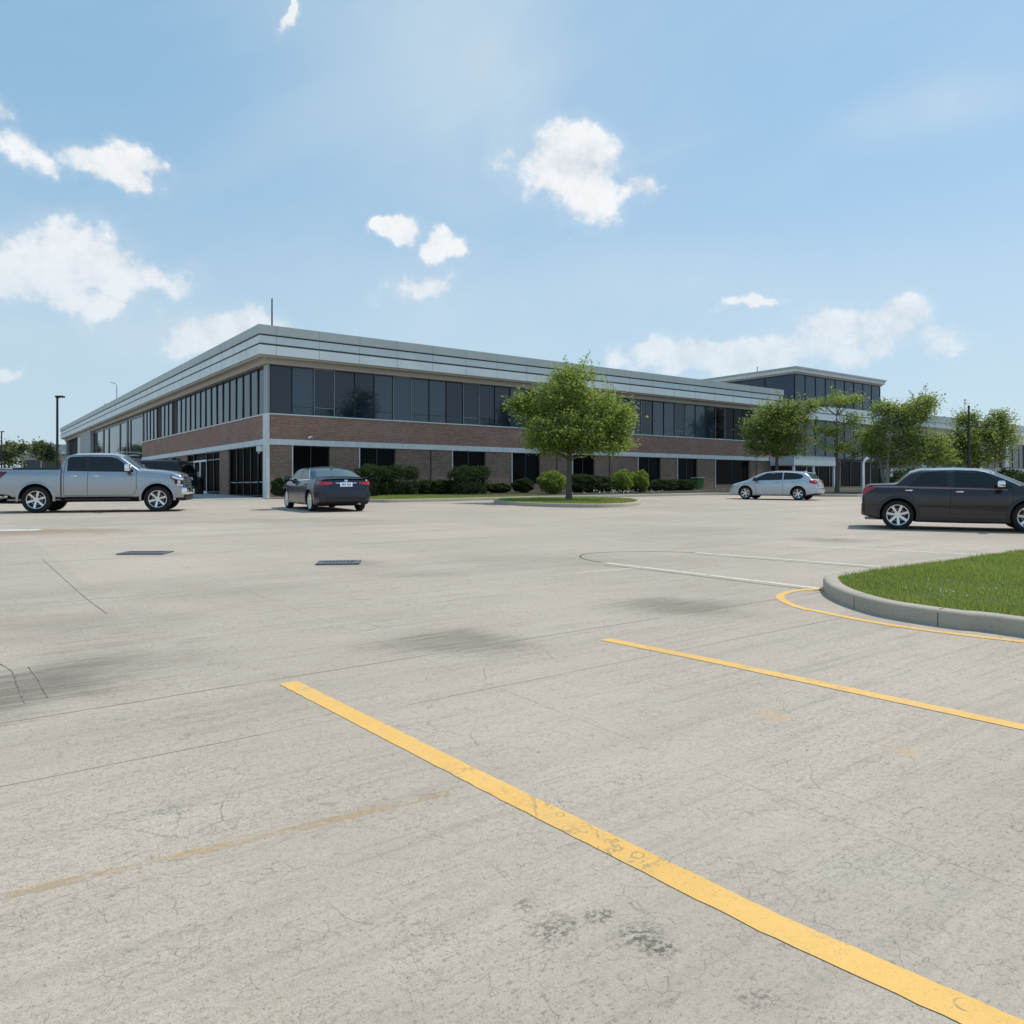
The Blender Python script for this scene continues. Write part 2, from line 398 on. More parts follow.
xs = [-900, -60, -20, 0, 20, 60, 900]; ys = [-400, -30, 0, 20, 60, 150, 1600]
mb.add([(x, y, gz(y)) for y in ys for x in xs], [(j * 7 + i, j * 7 + i + 1, (j + 1) * 7 + i + 1, (j + 1) * 7 + i) for j in range(6) for i in range(6)], 'concrete')
tag(mb.build('parking_lot'), kind='structure')

def paint_mat(name, col, wear, alpha=1.0, streaky=False):
    m, nt, bs = material(name)
    tc = nt.new('ShaderNodeTexCoord'); o = tc.outputs['Object']
    n1 = nt.noise(o, 1.5, 5, .65); n2 = nt.noise(o, 32, 4, .65); n3 = nt.noise(o, 6, 5, .7)
    c = nt.mix(nt.ss(n1, .3, .7), tuple(x * .92 for x in col), tuple(min(1, x * 1.06) for x in col))
    c = nt.mix(nt.m('MULTIPLY', nt.ss(n2, .45, .75), .18), c, tuple(x * .62 for x in col))
    c = nt.mix(nt.m('MULTIPLY', nt.ss(n3, .52, .7), .25), c, tuple(x * .78 for x in col))
    wv = nt.new('ShaderNodeVectorMath', {0: o, 1: nt.xyz(n1, n3, 0.0)}, operation='ADD').outputs[0]
    vo = nt.new('ShaderNodeTexVoronoi', {'Vector': wv, 'Scale': 3.4}, feature='DISTANCE_TO_EDGE')
    crk = nt.m('MULTIPLY', nt.m('SUBTRACT', 1.0, nt.ss(vo.outputs[0], .006, .018)), nt.ss(nt.noise(o, 2.2, 3), .48, .6))
    chip = nt.m('MULTIPLY', nt.ss(nt.noise(o, 26, 6, .75), .62, .68), nt.ss(n1, .48, .66))
    chip = nt.m('MAXIMUM', chip, nt.m('MULTIPLY', nt.ss(nt.noise(o, 95, 3, .7), .60, .68), .8))
    c = nt.mix(nt.m('MULTIPLY', nt.ss(nt.noise(o, 3.0, 6, .7), .48, .68), .28), c, (.46, .36, .21))
    k = nt.m('MAXIMUM', nt.m('MULTIPLY', crk, .55), nt.m('MULTIPLY', chip, .6))
    sx = nt.sep(o)
    for u_, v_, r_ in ((638, 856, .020), (703, 888, .012), (965, 1006, .022), (560, 815, .015)):
        p_ = G(u_, v_); ddx = nt.m('SUBTRACT', sx[0], p_.x); ddy = nt.m('SUBTRACT', sx[1], p_.y)
        q_ = nt.m('ADD', nt.m('DIVIDE', nt.m('SQRT', nt.m('ADD', nt.m('MULTIPLY', ddx, ddx), nt.m('MULTIPLY', ddy, ddy))), r_), nt.m('MULTIPLY', nt.m('SUBTRACT', n2, .5), .9))
        ring_ = nt.m('MULTIPLY', nt.m('SUBTRACT', 1.0, nt.ss(nt.m('ABSOLUTE', nt.m('SUBTRACT', q_, 1.0)), .05, .22)), nt.m('MULTIPLY', nt.ss(n3, .40, .52), .65))
        k = nt.m('MAXIMUM', k, ring_)
    c = nt.mix(k, c, (.17, .155, .13))
    nt.l.new(c, bs.inputs['Base Color']); bs.inputs['Roughness'].default_value = .75
    if wear > 0:
        t = nt.new('ShaderNodeBsdfTransparent')
        f = nt.m('MULTIPLY', nt.ss(nt.m('ADD', nt.m('MULTIPLY', n3, .6), nt.m('MULTIPLY', n2, .5)), wear + .16, wear - .16), alpha)
        mx = nt.new('ShaderNodeMixShader', {0: f, 1: t.outputs[0], 2: bs.outputs[0]}); nt.l.new(mx.outputs[0], nt.n['Material Output'].inputs[0])
    bp = nt.new('ShaderNodeBump', {'Strength': .3, 'Distance': .004, 'Height': n2}); nt.l.new(bp.outputs[0], bs.inputs['Normal'])
    return m
M['yellow'] = paint_mat('yellow_road_paint', (.78, .46, .125), 0)
M['yellow_worn'] = paint_mat('worn_yellow_paint', (.60, .40, .16), .60, .8)
M['yellow_faded'] = paint_mat('faded_yellow_paint', (.63, .42, .19), .53, .52)
M['pale_line'] = paint_mat('worn_pale_paint', (.72, .65, .52), .68, .95)
M['white_line'] = paint_mat('white_road_paint', (.75, .75, .73), .72, .95)

def strip(name, pix, width, key, h=.002, wob=.003, seed=0, pts=None):
    r = random.Random(seed); wob = min(wob, width * .3); h = h + (seed % 4) * .0004
    ps = pts or [G(u, v).to_2d() for u, v in pix]
    out = []
    for i in range(len(ps) - 1):                          # resample
        n = max(1, int((ps[i + 1] - ps[i]).length / .05))
        for k in range(n): out.append(ps[i].lerp(ps[i + 1], k / n))
    out.append(ps[-1]); mb = MB(); L = []; Rr = []
    for i, p in enumerate(out):
        d = (out[min(i + 1, len(out) - 1)] - out[max(i - 1, 0)]).normalized(); n = Vector((-d.y, d.x))
        a = p + n * (width / 2 + r.uniform(-wob, wob)); b = p - n * (width / 2 + r.uniform(-wob, wob))
        L.append((a.x, a.y, gz(a.y) + h)); Rr.append((b.x, b.y, gz(b.y) + h))
    k = len(out)
    mb.add(L + Rr, [(i, i + 1, k + i + 1, k + i) for i in range(k - 1)], key)
    return tag(mb.build(name), kind='structure')
def catmull(ps, n=8, closed=False):
    out = []; N = len(ps)
    for i in range(N if closed else N - 1):
        g = (lambda k: ps[k % N]) if closed else (lambda k: ps[max(0, min(N - 1, k))])
        p0, p1, p2, p3 = g(i - 1), g(i), g(i + 1), g(i + 2)
        for k in range(n):
            t = k / n
            out.append(.5 * ((2 * p1) + (p2 - p0) * t + (2 * p0 - 5 * p1 + 4 * p2 - p3) * t * t + (3 * p1 - p0 - 3 * p2 + p3) * t ** 3))
    if not closed: out.append(ps[-1])
    return out
strip('road_marking', [(288, 682.6), (512, 796), (770, 923.5), (1000, 1026), (1200, 1110)], .114, 'yellow', seed=1)
strip('road_marking', [(605, 639.5), (720, 662.5), (1024, 727.5), (1200, 764)], .102, 'yellow', seed=2)
cur = catmull([G(*q).to_2d() for q in [(826, 588.6), (800, 590.3), (783, 594), (781, 599), (796, 606.5), (818, 611.5), (868, 621.4), (928, 630.6), (1024, 642), (1120, 652)]], 10)
strip('road_marking', None, .085, 'yellow', seed=3, pts=cur)
strip('road_marking', [(-30, 904), (0, 897), (180, 856), (300, 828), (450, 792)], .05, 'yellow_faded', seed=4)
strip('road_marking', [(602, 562.5), (824, 589)], .10, 'pale_line', seed=5)
strip('road_marking', [(696, 552.7), (845, 564), (900, 568)], .10, 'pale_line', seed=6)
strip('road_marking', [(791, 545.5), (1005, 556)], .11, 'pale_line', seed=7)
strip('crack_seal', None, .026, 'joint', seed=21, pts=catmull([G(*q).to_2d() for q in [(606, 563), (588, 560), (580, 556.5), (590, 553.5), (625, 551.8), (660, 551.6), (697, 552.9)]], 8))
strip('crack_seal', None, .018, 'joint', seed=22, pts=catmull([G(*q).to_2d() for q in [(604, 565.2), (660, 571.6), (720, 578.9), (770, 585.2), (824, 591.2)]], 8))
strip('crack_seal', None, .018, 'joint', seed=23, pts=catmull([G(*q).to_2d() for q in [(697, 554.6), (770, 560.1), (845, 565.9), (905, 570.4)]], 8))
strip('crack_seal', None, .006, 'crackfill', seed=24, pts=catmull([G(*q).to_2d() for q in [(0, 664), (12, 672), (18, 688), (25, 704)]], 6))
strip('crack_seal', None, .005, 'crackfill', seed=25, pts=catmull([G(*q).to_2d() for q in [(28, 667), (38, 680), (44, 692), (48, 698)]], 6))
strip('crack_seal', None, .006, 'crackfill', seed=26, pts=catmull([G(*q).to_2d() for q in [(42, 559), (62, 577), (82, 595), (107, 614)]], 6))
strip('road_marking', [(575, 573), (640, 568)], .05, 'pale_line', seed=9)
strip('road_marking', [(-60, 531.2), (40, 529.8)], .42, 'white_line', seed=8)

# ------------------------------------------------------------------ kerbs, islands, lawn
def kerb_ring(name, pts, w, h, closed=True, joint=2.4, key='kerb'):
    mb = MB(); N = len(pts); prof = [(0, -.05), (0, h - .03), (.012, h - .008), (.035, h), (w - .02, h), (w, h - .01), (w, -.05)]
    nrm = []
    for i in range(N):
        a = pts[(i - 1) % N] if closed or i else pts[i]; b = pts[(i + 1) % N] if closed or i < N - 1 else pts[i]
        d = (b - a).normalized(); nrm.append(Vector((-d.y, d.x)))            # left of travel = inside
    K = len(prof); vs = []
    for p, n in zip(pts, nrm):
        for o, z in prof:
            q = p + n * o; vs.append((q.x, q.y, gz(q.y) + z))
    fs = []
    for i in range(N if closed else N - 1):
        for k in range(K - 1): fs.append((i * K + k, ((i + 1) % N) * K + k, ((i + 1) % N) * K + k + 1, i * K + k + 1))
    mb.add(vs, fs, key)
    acc = 0                                                                   # construction joints
    for i in range(N if closed else N - 1):
        a, b = pts[i], pts[(i + 1) % N]; acc += (b - a).length
        if acc > joint:
            acc = 0; d = (b - a).normalized(); n = nrm[i]
            c = a
            q = [c + n * -.0025 - d * .0035, c + n * -.0025 + d * .0035]
            top = [c + n * (w - .02) + d * .0035, c + n * (w - .02) - d * .0035]
            mb.add([(q[0].x, q[0].y, gz(q[0].y) + .0), (q[1].x, q[1].y, gz(q[1].y) + .0), (q[1].x, q[1].y, gz(q[1].y) + h - .028), (q[0].x, q[0].y, gz(q[0].y) + h - .028)], [(0, 1, 2, 3)], 'joint')
            e0, e1 = q[0] + n * .035, q[1] + n * .035
            mb.add([(v.x, v.y, gz(v.y) + h + .0025) for v in (e0, e1, top[0], top[1])], [(0, 1, 2, 3)], 'joint')
    o = tag(mb.build(name, smooth=50), kind='structure')
    inner = [p + n * w for p, n in zip(pts, nrm)]
    return o, inner
def sheet(name, pts, h, key, kind='structure'):
    mb = MB(); mb.add([(p.x, p.y, gz(p.y) + h) for p in pts], [tuple(range(len(pts)))], key)
    o = mb.build(name)
    return tag(o, kind=kind)
# near island on the right
fr = [G(*q).to_2d() for q in [(1024, 637.3), (957.5, 629), (910, 621.8), (877, 615.5), (848, 606.5), (831, 598.5), (824.5, 592)]]
bk = [Vector((3.50, 8.55)), Vector((3.95, 8.95)), Vector((4.7, 9.5)), Vector((7.2, 11.3)), Vector((12.0, 14.85)), Vector((14.6, 14.4)), Vector((14.6, 11)), Vector((9.0, -1.0)), Vector((7.2, .6)), Vector((5.2, 4.0))]
isl = catmull(fr + bk, 8, True)
area = sum(isl[i].cross(isl[(i + 1) % len(isl)]) if hasattr(isl[i], 'cross') and False else isl[i].x * isl[(i + 1) % len(isl)].y - isl[(i + 1) % len(isl)].x * isl[i].y for i in range(len(isl)))
if area < 0: isl.reverse()
_, inner = kerb_ring('kerb_island_right', isl, .15, .138, joint=.85)
sheet('island_lawn', inner, .125, 'lawn')
def in_poly(P_, x, y):
    n = len(P_); c = np.zeros(len(x), bool); px = [p.x for p in P_]; py = [p.y for p in P_]; j = n - 1
    for i in range(n):
        cond = ((py[i] > y) != (py[j] > y)) & (x < (px[j] - px[i]) * (y - py[i]) / (py[j] - py[i] + 1e-12) + px[i])
        c ^= cond; j = i
    return c
def grass_blades(name, poly, bounds, count, hmin, hmax, wid, h0, key='grass'):
    x = rng.uniform(bounds[0], bounds[1], count); y = rng.uniform(bounds[2], bounds[3], count)
    k = in_poly(poly, x, y); x = x[k]; y = y[k]; n = len(x)
    pat = .75 + .25 * np.sin(x * 2.1 + np.sin(y * 1.7) * 2) * np.cos(y * 2.6 + x)
    h = rng.uniform(hmin, hmax, n) * pat; a = rng.uniform(0, 2 * np.pi, n); w = rng.uniform(.6, 1.3, n) * wid
    ln = rng.uniform(.2, .9, n) * h; la = rng.uniform(0, 2 * np.pi, n)
    z = SL * y + h0
    v = np.zeros((n, 3, 3))
    v[:, 0, 0] = x + np.cos(a) * w; v[:, 0, 1] = y + np.sin(a) * w; v[:, 0, 2] = z - .005
    v[:, 1, 0] = x - np.cos(a) * w; v[:, 1, 1] = y - np.sin(a) * w; v[:, 1, 2] = z - .005
    v[:, 2, 0] = x + np.cos(la) * ln; v[:, 2, 1] = y + np.sin(la) * ln; v[:, 2, 2] = z + h
    me = bpy.data.meshes.new(name)
    me.vertices.add(n * 3); me.vertices.foreach_set('co', v.reshape(-1))
    me.loops.add(n * 3); me.loops.foreach_set('vertex_index', np.arange(n * 3, dtype=np.int32))
    me.polygons.add(n); me.polygons.foreach_set('loop_start', np.arange(0, n * 3, 3, dtype=np.int32))
    me.update(calc_edges=True); me.materials.append(M[key])
    o = bpy.data.objects.new(name, me); COL.objects.link(o)
    return tag(o, kind='stuff')
grass_blades('grass', inner, (3.0, 10.5, 4.5, 14), 210000, .028, .075, .0045, .125)
# small white clover heads in the near grass
mb = MB()
cl = [(3.9 + random.gauss(0, .12), 6.9 + random.gauss(0, .35)) for _ in range(16)] + [(4.6 + random.gauss(0, .5), 7.6 + random.gauss(0, .5)) for _ in range(10)]
xx = np.array([c[0] for c in cl]); yy = np.array([c[1] for c in cl]); ok = in_poly(inner, xx, yy)
for (x, y), g in zip(cl, ok):
    if g:
        s = random.uniform(.005, .009); z = gz(y) + .135 + random.uniform(.045, .065)
        mb.add([(x - s, y, z), (x, y - s, z), (x + s, y, z), (x, y + s, z), (x, y, z + s), (x, y, z - s)], [(0, 1, 4), (1, 2, 4), (2, 3, 4), (3, 0, 4), (1, 0, 5), (2, 1, 5), (3, 2, 5), (0, 3, 5)], 'petal')
tag(mb.build('clover_flowers'), kind='stuff')
# island of the big tree
isl2 = catmull([G(*q).to_2d() for q in [(495, 503.6), (530, 506.3), (584, 507.7), (625, 506.9), (640.5, 504.6), (634, 502), (600, 500.2), (535, 500.4), (503, 501.4)]], 8, True)
_, inn2 = kerb_ring('kerb_island_tree', isl2, .18, .15, joint=3)
sheet('tree_island_lawn', inn2, .13, 'lawn')
grass_blades('grass', inn2, (-1, 6, 29, 39), 22000, .05, .11, .012, .13)
# long lawn in front of the right facade
def bw2(x, y): p = B2W(x, y); return Vector((p.x, p.y))
lawn = [bw2(x, y) for x, y in [(1.3, -1.0), (1.3, -5), (1.3, -8.6), (1.7, -9.7), (2.8, -10.2), (8, -10.2), (14, -10.2), (20, -10.3), (24.0, -10.6), (26.2, -12.0), (26.6, -15.5), (27.4, -17.3), (30, -17.9), (40, -17.9), (60, -17.9), (95, -17.9)]]
lp = catmull(lawn, 6)
_, li = kerb_ring('kerb_lawn', lp, .16, .15, closed=False, joint=3.2)
sheet('front_lawn', li + [bw2(95, -.2), bw2(1.5, -.2)], .13, 'lawn')
sheet('planting_bed_soil', [bw2(x, y) for x, y in [(28.2, -.3), (47.5, -.3)][:0] + [(27.4, -13), (27.7, -15.8), (29, -17.2), (31, -17.6), (95, -17.6), (95, -.4), (48, -.4), (48, -9.5), (30, -10)]], .139, 'soil')
bed = [bw2(x, y) for x, y in [(1.8, -.25), (1.8, -6.6), (6, -7.0), (12, -6.9), (16, -8.6), (22, -9.2), (30, -9.0), (44, -7.5), (47, -4), (47, -.25)]]
sheet('planting_bed_soil', bed, .137, 'soil')
grass_blades('grass', li + [bw2(95, -.2), bw2(1.5, -.2)], (-7, 1.5, 33, 42), 45000, .04, .09, .012, .13)
# pavement along the left facade, in front of the entrance
pav = [bw2(x, y) for x, y in [(1.1, -1.2), (-4.2, -1.6), (-4.6, 8), (-5.2, 12), (-6.2, 20), (-6.2, 90), (0, 90), (.0, 0), (1.1, 0)]]
mb = MB(); mb.add([(p.x, p.y, gz(p.y) + .016) for p in pav], [tuple(range(len(pav)))], 'walk')
tag(mb.build('pavement'), kind='structure')
kp = [bw2(x, y) for x, y in [(-6.2, 60), (-6.2, 20), (-5.3, 12), (-4.7, 8.5), (-4.9, 7.4), (-5.6, 6.8)]]
kerb_ring('kerb_entrance', catmull(kp, 6), .15, .14, closed=False, joint=4)

# ------------------------------------------------------------------ office building (local: x along right facade, y along left facade)
bld = empty('office_building', CORNER, BANG, 'long two-storey brick office building with dark ribbon windows and pale banded fascia', 'building')
LX, LY = 45.2, 88.0
def ring(mb, x0, y0, x1, y1, th, z0, z1, key):
    o = [(x0, y0), (x1, y0), (x1, y1), (x0, y1)]; i = [(x0 + th, y0 + th), (x1 - th, y0 + th), (x1 - th, y1 - th), (x0 + th, y1 - th)]
    vs = [(*p, z0) for p in o] + [(*p, z0) for p in i] + [(*p, z1) for p in o] + [(*p, z1) for p in i]; fs = []
    for k in range(4):
        j = (k + 1) % 4
        fs += [(k, j, 4 + j, 4 + k), (8 + k, 12 + k, 12 + j, 8 + j), (k, 8 + k, 8 + j, j), (4 + k, 4 + j, 12 + j, 12 + k)]
    mb.add(vs, fs, key)
OV = .7
mb = MB()
ring(mb, -OV - .06, -OV - .06, LX + OV + .06, LY + OV, .5, 9.40, 9.89, 'panel_top')
ring(mb, -OV + .05, -OV + .05, LX + OV - .05, LY + OV - .1, .35, 8.335, 9.41, 'groove')
ring(mb, -OV, -OV, LX + OV, LY + OV - .05, .3, 8.93, 9.32, 'panel')
ring(mb, -OV - .02, -OV - .02, LX + OV + .02, LY + OV - .03, .3, 8.33, 8.82, 'panel')
for k in range(19):                                    # panel joints
    t = .2 + k * 2.42
    for y, z0, z1 in ((-OV - .004, 8.93, 9.32), (-OV - .024, 8.33, 8.82), (-OV - .064, 9.40, 9.89)):
        mb.box((t, y, z0 + .002), (t + .022, y + .02, z1 - .002), 'seam')
for k in range(36):
    t = 1.4 + k * 2.42
    for x, z0, z1 in ((-OV - .004, 8.93, 9.32), (-OV - .024, 8.33, 8.82), (-OV - .064, 9.40, 9.89)):
        mb.box((x, t, z0 + .002), (x + .02, t + .022, z1 - .002), 'seam')
mb.build('fascia', bld)
mb = MB(); mb.box((-OV + .42, -OV + .42, 9.70), (LX + .5, LY + .2, 9.80), 'roof')
for (x, y, w, h) in [(12, 30, 2.0, .9), (20, 40, 3, 1.2), (30, 24, 2.2, 1.0)]: mb.box((x, y, 9.8), (x + w, y + w, 9.8 + h), 'grey_wall')
mb.build('roof', bld)
mb = MB()
ring(mb, -OV + .10, -OV + .10, LX + .6, LY + .4, OV - .0, 8.22, 8.325, 'soffit')
ring(mb, -.22, -.22, LX + .2, LY + .2, .3, 7.93, 8.235, 'soffit')
mb.build('soffit', bld)
mb = MB(); mb.box((.22, .22, .2), (LX - .2, LY - .2, 9.69), 'core'); mb.build('interior', bld)

def win(parent, face, t0, t1, z0, z1, glass='glass', frame='frame', fw=.035, depth=.10, off=0.0, jit=.25, rails=(), mull=(), rw=.03, name='window'):
    """one window: a glass slab with a frame child; face R (plane y=off) or L (plane x=off)"""
    c = (t0 + t1) / 2; zc = (z0 + z1) / 2; hw = (t1 - t0) / 2; hz = (z1 - z0) / 2
    mb = MB(); fr_ = MB()
    def bx(m_, a0, a1, d0, d1, b0, b1, k):
        if face == 'R': m_.box((a0, d0, b0), (a1, d1, b1), k)
        else: m_.box((d0, a0, b0), (d1, a1, b1), k)
    bx(mb, -hw + .004, hw - .004, .0, .03, -hz, hz, glass)
    bx(fr_, -hw, -hw + fw, -.055, .028, -hz, hz, frame); bx(fr_, hw - fw, hw, -.055, .028, -hz, hz, frame)
    bx(fr_, -hw + fw, hw - fw, -.05, .026, hz - fw, hz, frame); bx(fr_, -hw + fw, hw - fw, -.05, .026, -hz, -hz + fw, frame)
    for r in rails: bx(fr_, -hw + fw, hw - fw, -.02, .024, r - zc - rw, r - zc + rw, 'pale_frame' if frame == 'frame' and rw > .02 else frame)
    for q_ in mull: bx(fr_, q_ - .03, q_ + .03, -.045, .024, -hz + fw, hz - fw, frame)
    o = mb.build(name, parent)
    o.location = (c, depth + off, zc) if face == 'R' else (depth + off, c, zc)
    f = fr_.build('frame', o)
    a = math.radians(jit)
    o.rotation_euler = (random.uniform(-a, a), random.uniform(-a, a) * (face == 'L'), random.uniform(-a, a))
    return o
# upper ribbon, right facade
t = .12; k = 0
step = (LX - .15 - .12) / 36
for i in range(36):
    win(bld, 'R', t, t + step, 5.27, 7.92, ('glass_dark_reflection' if i in (14, 15, 16, 30, 31, 32, 33) else 'glass_pale_reflection' if i in (6, 8, 24, 25, 27, 28) or random.random() < .12 else 'glass'), rails=((5.72,) if i % 3 else ()), rw=.012, fw=.022 if i % 4 != 2 else .03, frame='frame' if i % 4 != 2 else 'pale_frame')  # paler and darker panes imitate varied reflections by colour
    t += step
# upper ribbon, left facade
yb = tl(142.5)
step = (yb - .57) / 24; t = .57
for i in range(24):
    dark = i in (15, 19)
    win(bld, 'L', t, t + step, 5.27, 7.92, fw=.06, glass='core' if dark else 'glass_green', jit=.4)
    t += step
# bands
mb = MB(); mb.box((.08, -.045, 3.88), (LX, .3, 5.20), 'brick'); mb.build('brick_band', bld)
mb = MB(); mb.box((-.045, .53, 3.88), (.3, yb, 5.20), 'brick'); mb.build('brick_band', bld)
class Pieces:
    def box(s, a, b, key, name='brick_pier'):
        q = MB(); q.box(a, b, key); q.build(name, bld)
wallpieces = Pieces()
# ground-floor walls of the right facade
gw = [(291.8, 329.9), (358.8, 395.3), (451.8, 485.4), (511.4, 540), (572, 594.6), (637.6, 660.6), (677, 697.2), (715, 749.5)]
prev = .08
for a, b in gw:
    ta, tb = tr(a), tr(b)
    wallpieces.box((prev, -.02, .2), (ta, .28, 3.56), 'brick_low_shaded')
    wallpieces.box((ta + .001, -.016, .2), (tb - .001, .27, 1.45), 'brick_low_shaded', 'window_apron')
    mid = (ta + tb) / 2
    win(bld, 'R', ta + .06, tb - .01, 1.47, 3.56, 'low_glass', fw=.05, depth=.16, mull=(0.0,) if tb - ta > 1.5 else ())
    j = MB(); j.box((ta - .002, -.05, 1.2), (ta + .058, .12, 3.56), 'white_trim'); j.build('window_jamb', bld)
    prev = tb
wallpieces.box((prev, -.02, .2), (LX, .28, 3.56), 'brick_low_shaded')
wallpieces.box((LX - .28, .30, .2), (LX - .02, 40, 8), 'brick_low_shaded', 'end_wall')
wallpieces.box((.2, LY - .3, .2), (LX - .3, LY, 8.0), 'grey_wall', 'end_wall')
# downpipes / darker pilaster seams on the low wall
for u in (430, 556, 609, 756): wallpieces.box((tr(u), -.05, .3), (tr(u) + .08, -.022, 3.55), 'dark_wall', 'downpipe')
# left facade ground floor piers
for a, b in [(229, 219.8), (187, 180.6)]: wallpieces.box((-.02, tl(a), .2), (.3, tl(b), 3.56), 'brick_low_shaded')
mb = MB()
mb.box((.051, -.10, 3.56), (LX - .02, .25, 3.875), 'white_trim'); mb.box((-.10, .521, 3.56), (.25, yb + .04, 3.875), 'white_trim')
mb.build('white_band', bld)
mb = MB()
mb.box((.051, -.09, 5.205), (LX - .02, .2, 5.27), 'white_trim'); mb.box((-.09, .521, 5.205), (.2, yb + .04, 5.27), 'white_trim')
mb.build('window_sill', bld)
mb = MB(); mb.box((-.12, -.12, .3), (.05, .52, 5.26), 'white_trim'); mb.build('corner_column', bld, bevel=.02)
mb = MB(); mb.box((-.06, -.06, 5.275), (.07, .55, 7.925), 'pale_frame'); mb.build('corner_post', bld, bevel=.015)
# left ground-floor glazing
a, b = .54, tl(229); n = 5; st = (b - a) / n
for i in range(n): win(bld, 'L', a + i * st, a + (i + 1) * st, .75, 3.56, 'entry_glass', fw=.035, depth=.12, rails=(1.52,), jit=.6)
a, b = tl(219.8), tl(187); n = 5; st = (b - a) / n
for i in range(n):
    if i in (2, 3):
        d = MB(); y0 = a + i * st
        d.box((.10, y0 + .03, .75), (.14, y0 + st - .03, 3.05), 'entry_glass')
        d.box((.05, y0, .75), (.16, y0 + .09, 3.1), 'white_metal'); d.box((.05, y0 + st - .09, .75), (.16, y0 + st, 3.1), 'white_metal')  # white colour puts pale reflections on the door frames
        d.box((.05, y0 + .09, 2.98), (.16, y0 + st - .09, 3.1), 'white_metal'); d.box((.05, y0 + .09, .75), (.16, y0 + st - .09, .98), 'white_metal')
        dd = d.build('door', bld)
        h = MB(); yy_ = y0 + (st - .16 if i == 2 else .16); h.tube([(-.02, yy_, 1.6), (-.02, yy_, 2.3)], .018, 'chrome', 6); h.build('handle', dd)
    else: win(bld, 'L', a + i * st, a + (i + 1) * st, .9, 3.56, 'entry_glass', fw=.06, depth=.12, jit=.8, rails=(3.05,))
a, b = tl(180.6), yb; n = 9; st = (b - a) / n
for i in range(n): win(bld, 'L', a + i * st, a + (i + 1) * st, .9, 3.56, 'entry_glass', fw=.07 if i % 2 else .16, depth=.14, jit=.8)
# glazed far part and grey end of the left facade
ts = [yb, tl(129.5), tl(126.5), tl(119), tl(108), tl(102.7), tl(93)]
for a, b in zip(ts, ts[1:]):
    win(bld, 'L', a + .08, b, 1.0, 7.92, 'glass_green', fw=.30 if b - a > 3 else .2, depth=.10, jit=.25, rails=(4.3,))
mb = MB(); mb.box((-.3, tl(93), .5), (.3, tl(82.5), 8.2), 'grey_wall'); mb.box((0, tl(82.5), .5), (.3, tl(77.5), 8.2), 'white_trim'); mb.box((.5, tl(77.5), .5), (.8, tl(67.5), 8.2), 'dark_wall'); mb.box((-.1, tl(67.5), .5), (.3, LY, 8.2), 'grey_wall')
mb.build('end_wall', bld)
# railing at the end of the brick band
mb = MB()
for z in (3.75, 4.05, 4.35): mb.tube([(-.15, yb + .3, z), (-1.6, yb + .3, z), (-1.6, yb + 5, z)], .035, 'white_metal', 6)
for y in (yb + .3, yb + 2, yb + 3.5, yb + 5): mb.tube([(-1.6, y, 3.3), (-1.6, y, 4.4)], .03, 'white_metal', 6)
mb.box((-1.7, yb + .1, 3.2), (-.02, yb + 5.2, 3.34), 'white_trim')
for y in (yb + .4, yb + 4.8): mb.box((-1.65, y, .8), (-1.5, y + .12, 3.2), 'white_trim')
mb.build('balcony', bld)
# small fittings
mb = MB(); mb.tube([(.32, .3, 9.8), (.32, .3, 11.6)], [.045, .035], 'pole', 6); mb.tube([(.32, .3, 9.79), (.32, .3, 9.95)], .07, 'pole', 8); mb.build('antenna', bld)
mb = MB(); yv = tl(94.5); mb.tube([(1.2, yv, 9.79), (1.2, yv, 11.0)], .12, 'galv', 8); mb.tube([(1.2, yv, 11.0), (1.2, yv, 11.2)], .2, 'galv', 8); mb.build('vent', bld)
xcam = tr(309.5)
mb = MB(); mb.tube([(xcam, -.04, 4.07), (xcam, -.16, 4.05)], .03, 'white_metal', 6); mb.tube([(xcam - .13, -.22, 4.0), (xcam + .08, -.14, 4.06)], .055, 'white_metal', 8); mb.build('security_camera', bld)
mb = MB(); mb.box((-.32, .55, 3.2), (-.06, 1.0, 3.5), 'white_trim'); mb.tube([(-.22, .8, 3.2), (-.22, .8, 3.1)], .06, 'galv', 8); mb.build('wall_light', bld, bevel=.02)

# ------------------------------------------------------------------ taller wing behind the right end
Wp = Vector((26.6, 72.0, 0))
wing = empty('glass_wing', Wp, BANG, 'taller three-storey glass block with thin flat roof behind the right end', 'building')
WL = 15.4
mb = MB(); mb.box((.15, .15, .3), (WL - .1, 24, 12.0), 'core'); mb.build('interior', wing)
mb = MB(); ring(mb, -.35, -.35, WL + .35, 25, .6, 12.06, 12.38, 'white_trim'); ring(mb, -.45, -.45, WL + .45, 25.1, .6, 12.38, 12.54, 'panel_top'); mb.box((.1, .1, 12.2), (WL - .1, 24.3, 12.35), 'roof'); mb.build('roof', wing)
mb = MB(); mb.box((-.2, -.2, 11.9), (WL + .1, 24.3, 12.055), 'soffit'); mb.build('soffit', wing)
n = 9; st = WL / n
for i in range(n): win(wing, 'R', i * st, (i + 1) * st, 9.12, 11.9, 'glass_blue', fw=.05, depth=.03, jit=.3)
for i in range(n): win(wing, 'R', i * st, (i + 1) * st, 4.0, 7.72, 'glass_blue', fw=.07, depth=.03, jit=.4)
n2 = 7
for i in range(n2): win(wing, 'L', .05 + i * 3.3, .05 + (i + 1) * 3.3, 3.9, 11.9, 'glass_blue', fw=.06, depth=.0, jit=.2)
mb = MB(); mb.box((-.15, -.22, 8.45), (WL, .14, 9.12), 'panel'); mb.box((-.15, -.20, 7.74), (WL, .14, 8.38), 'panel'); mb.box((-.1, -.15, 8.36), (WL - .05, .13, 8.46), 'groove'); mb.build('fascia', wing)
n = 8; st = WL / n
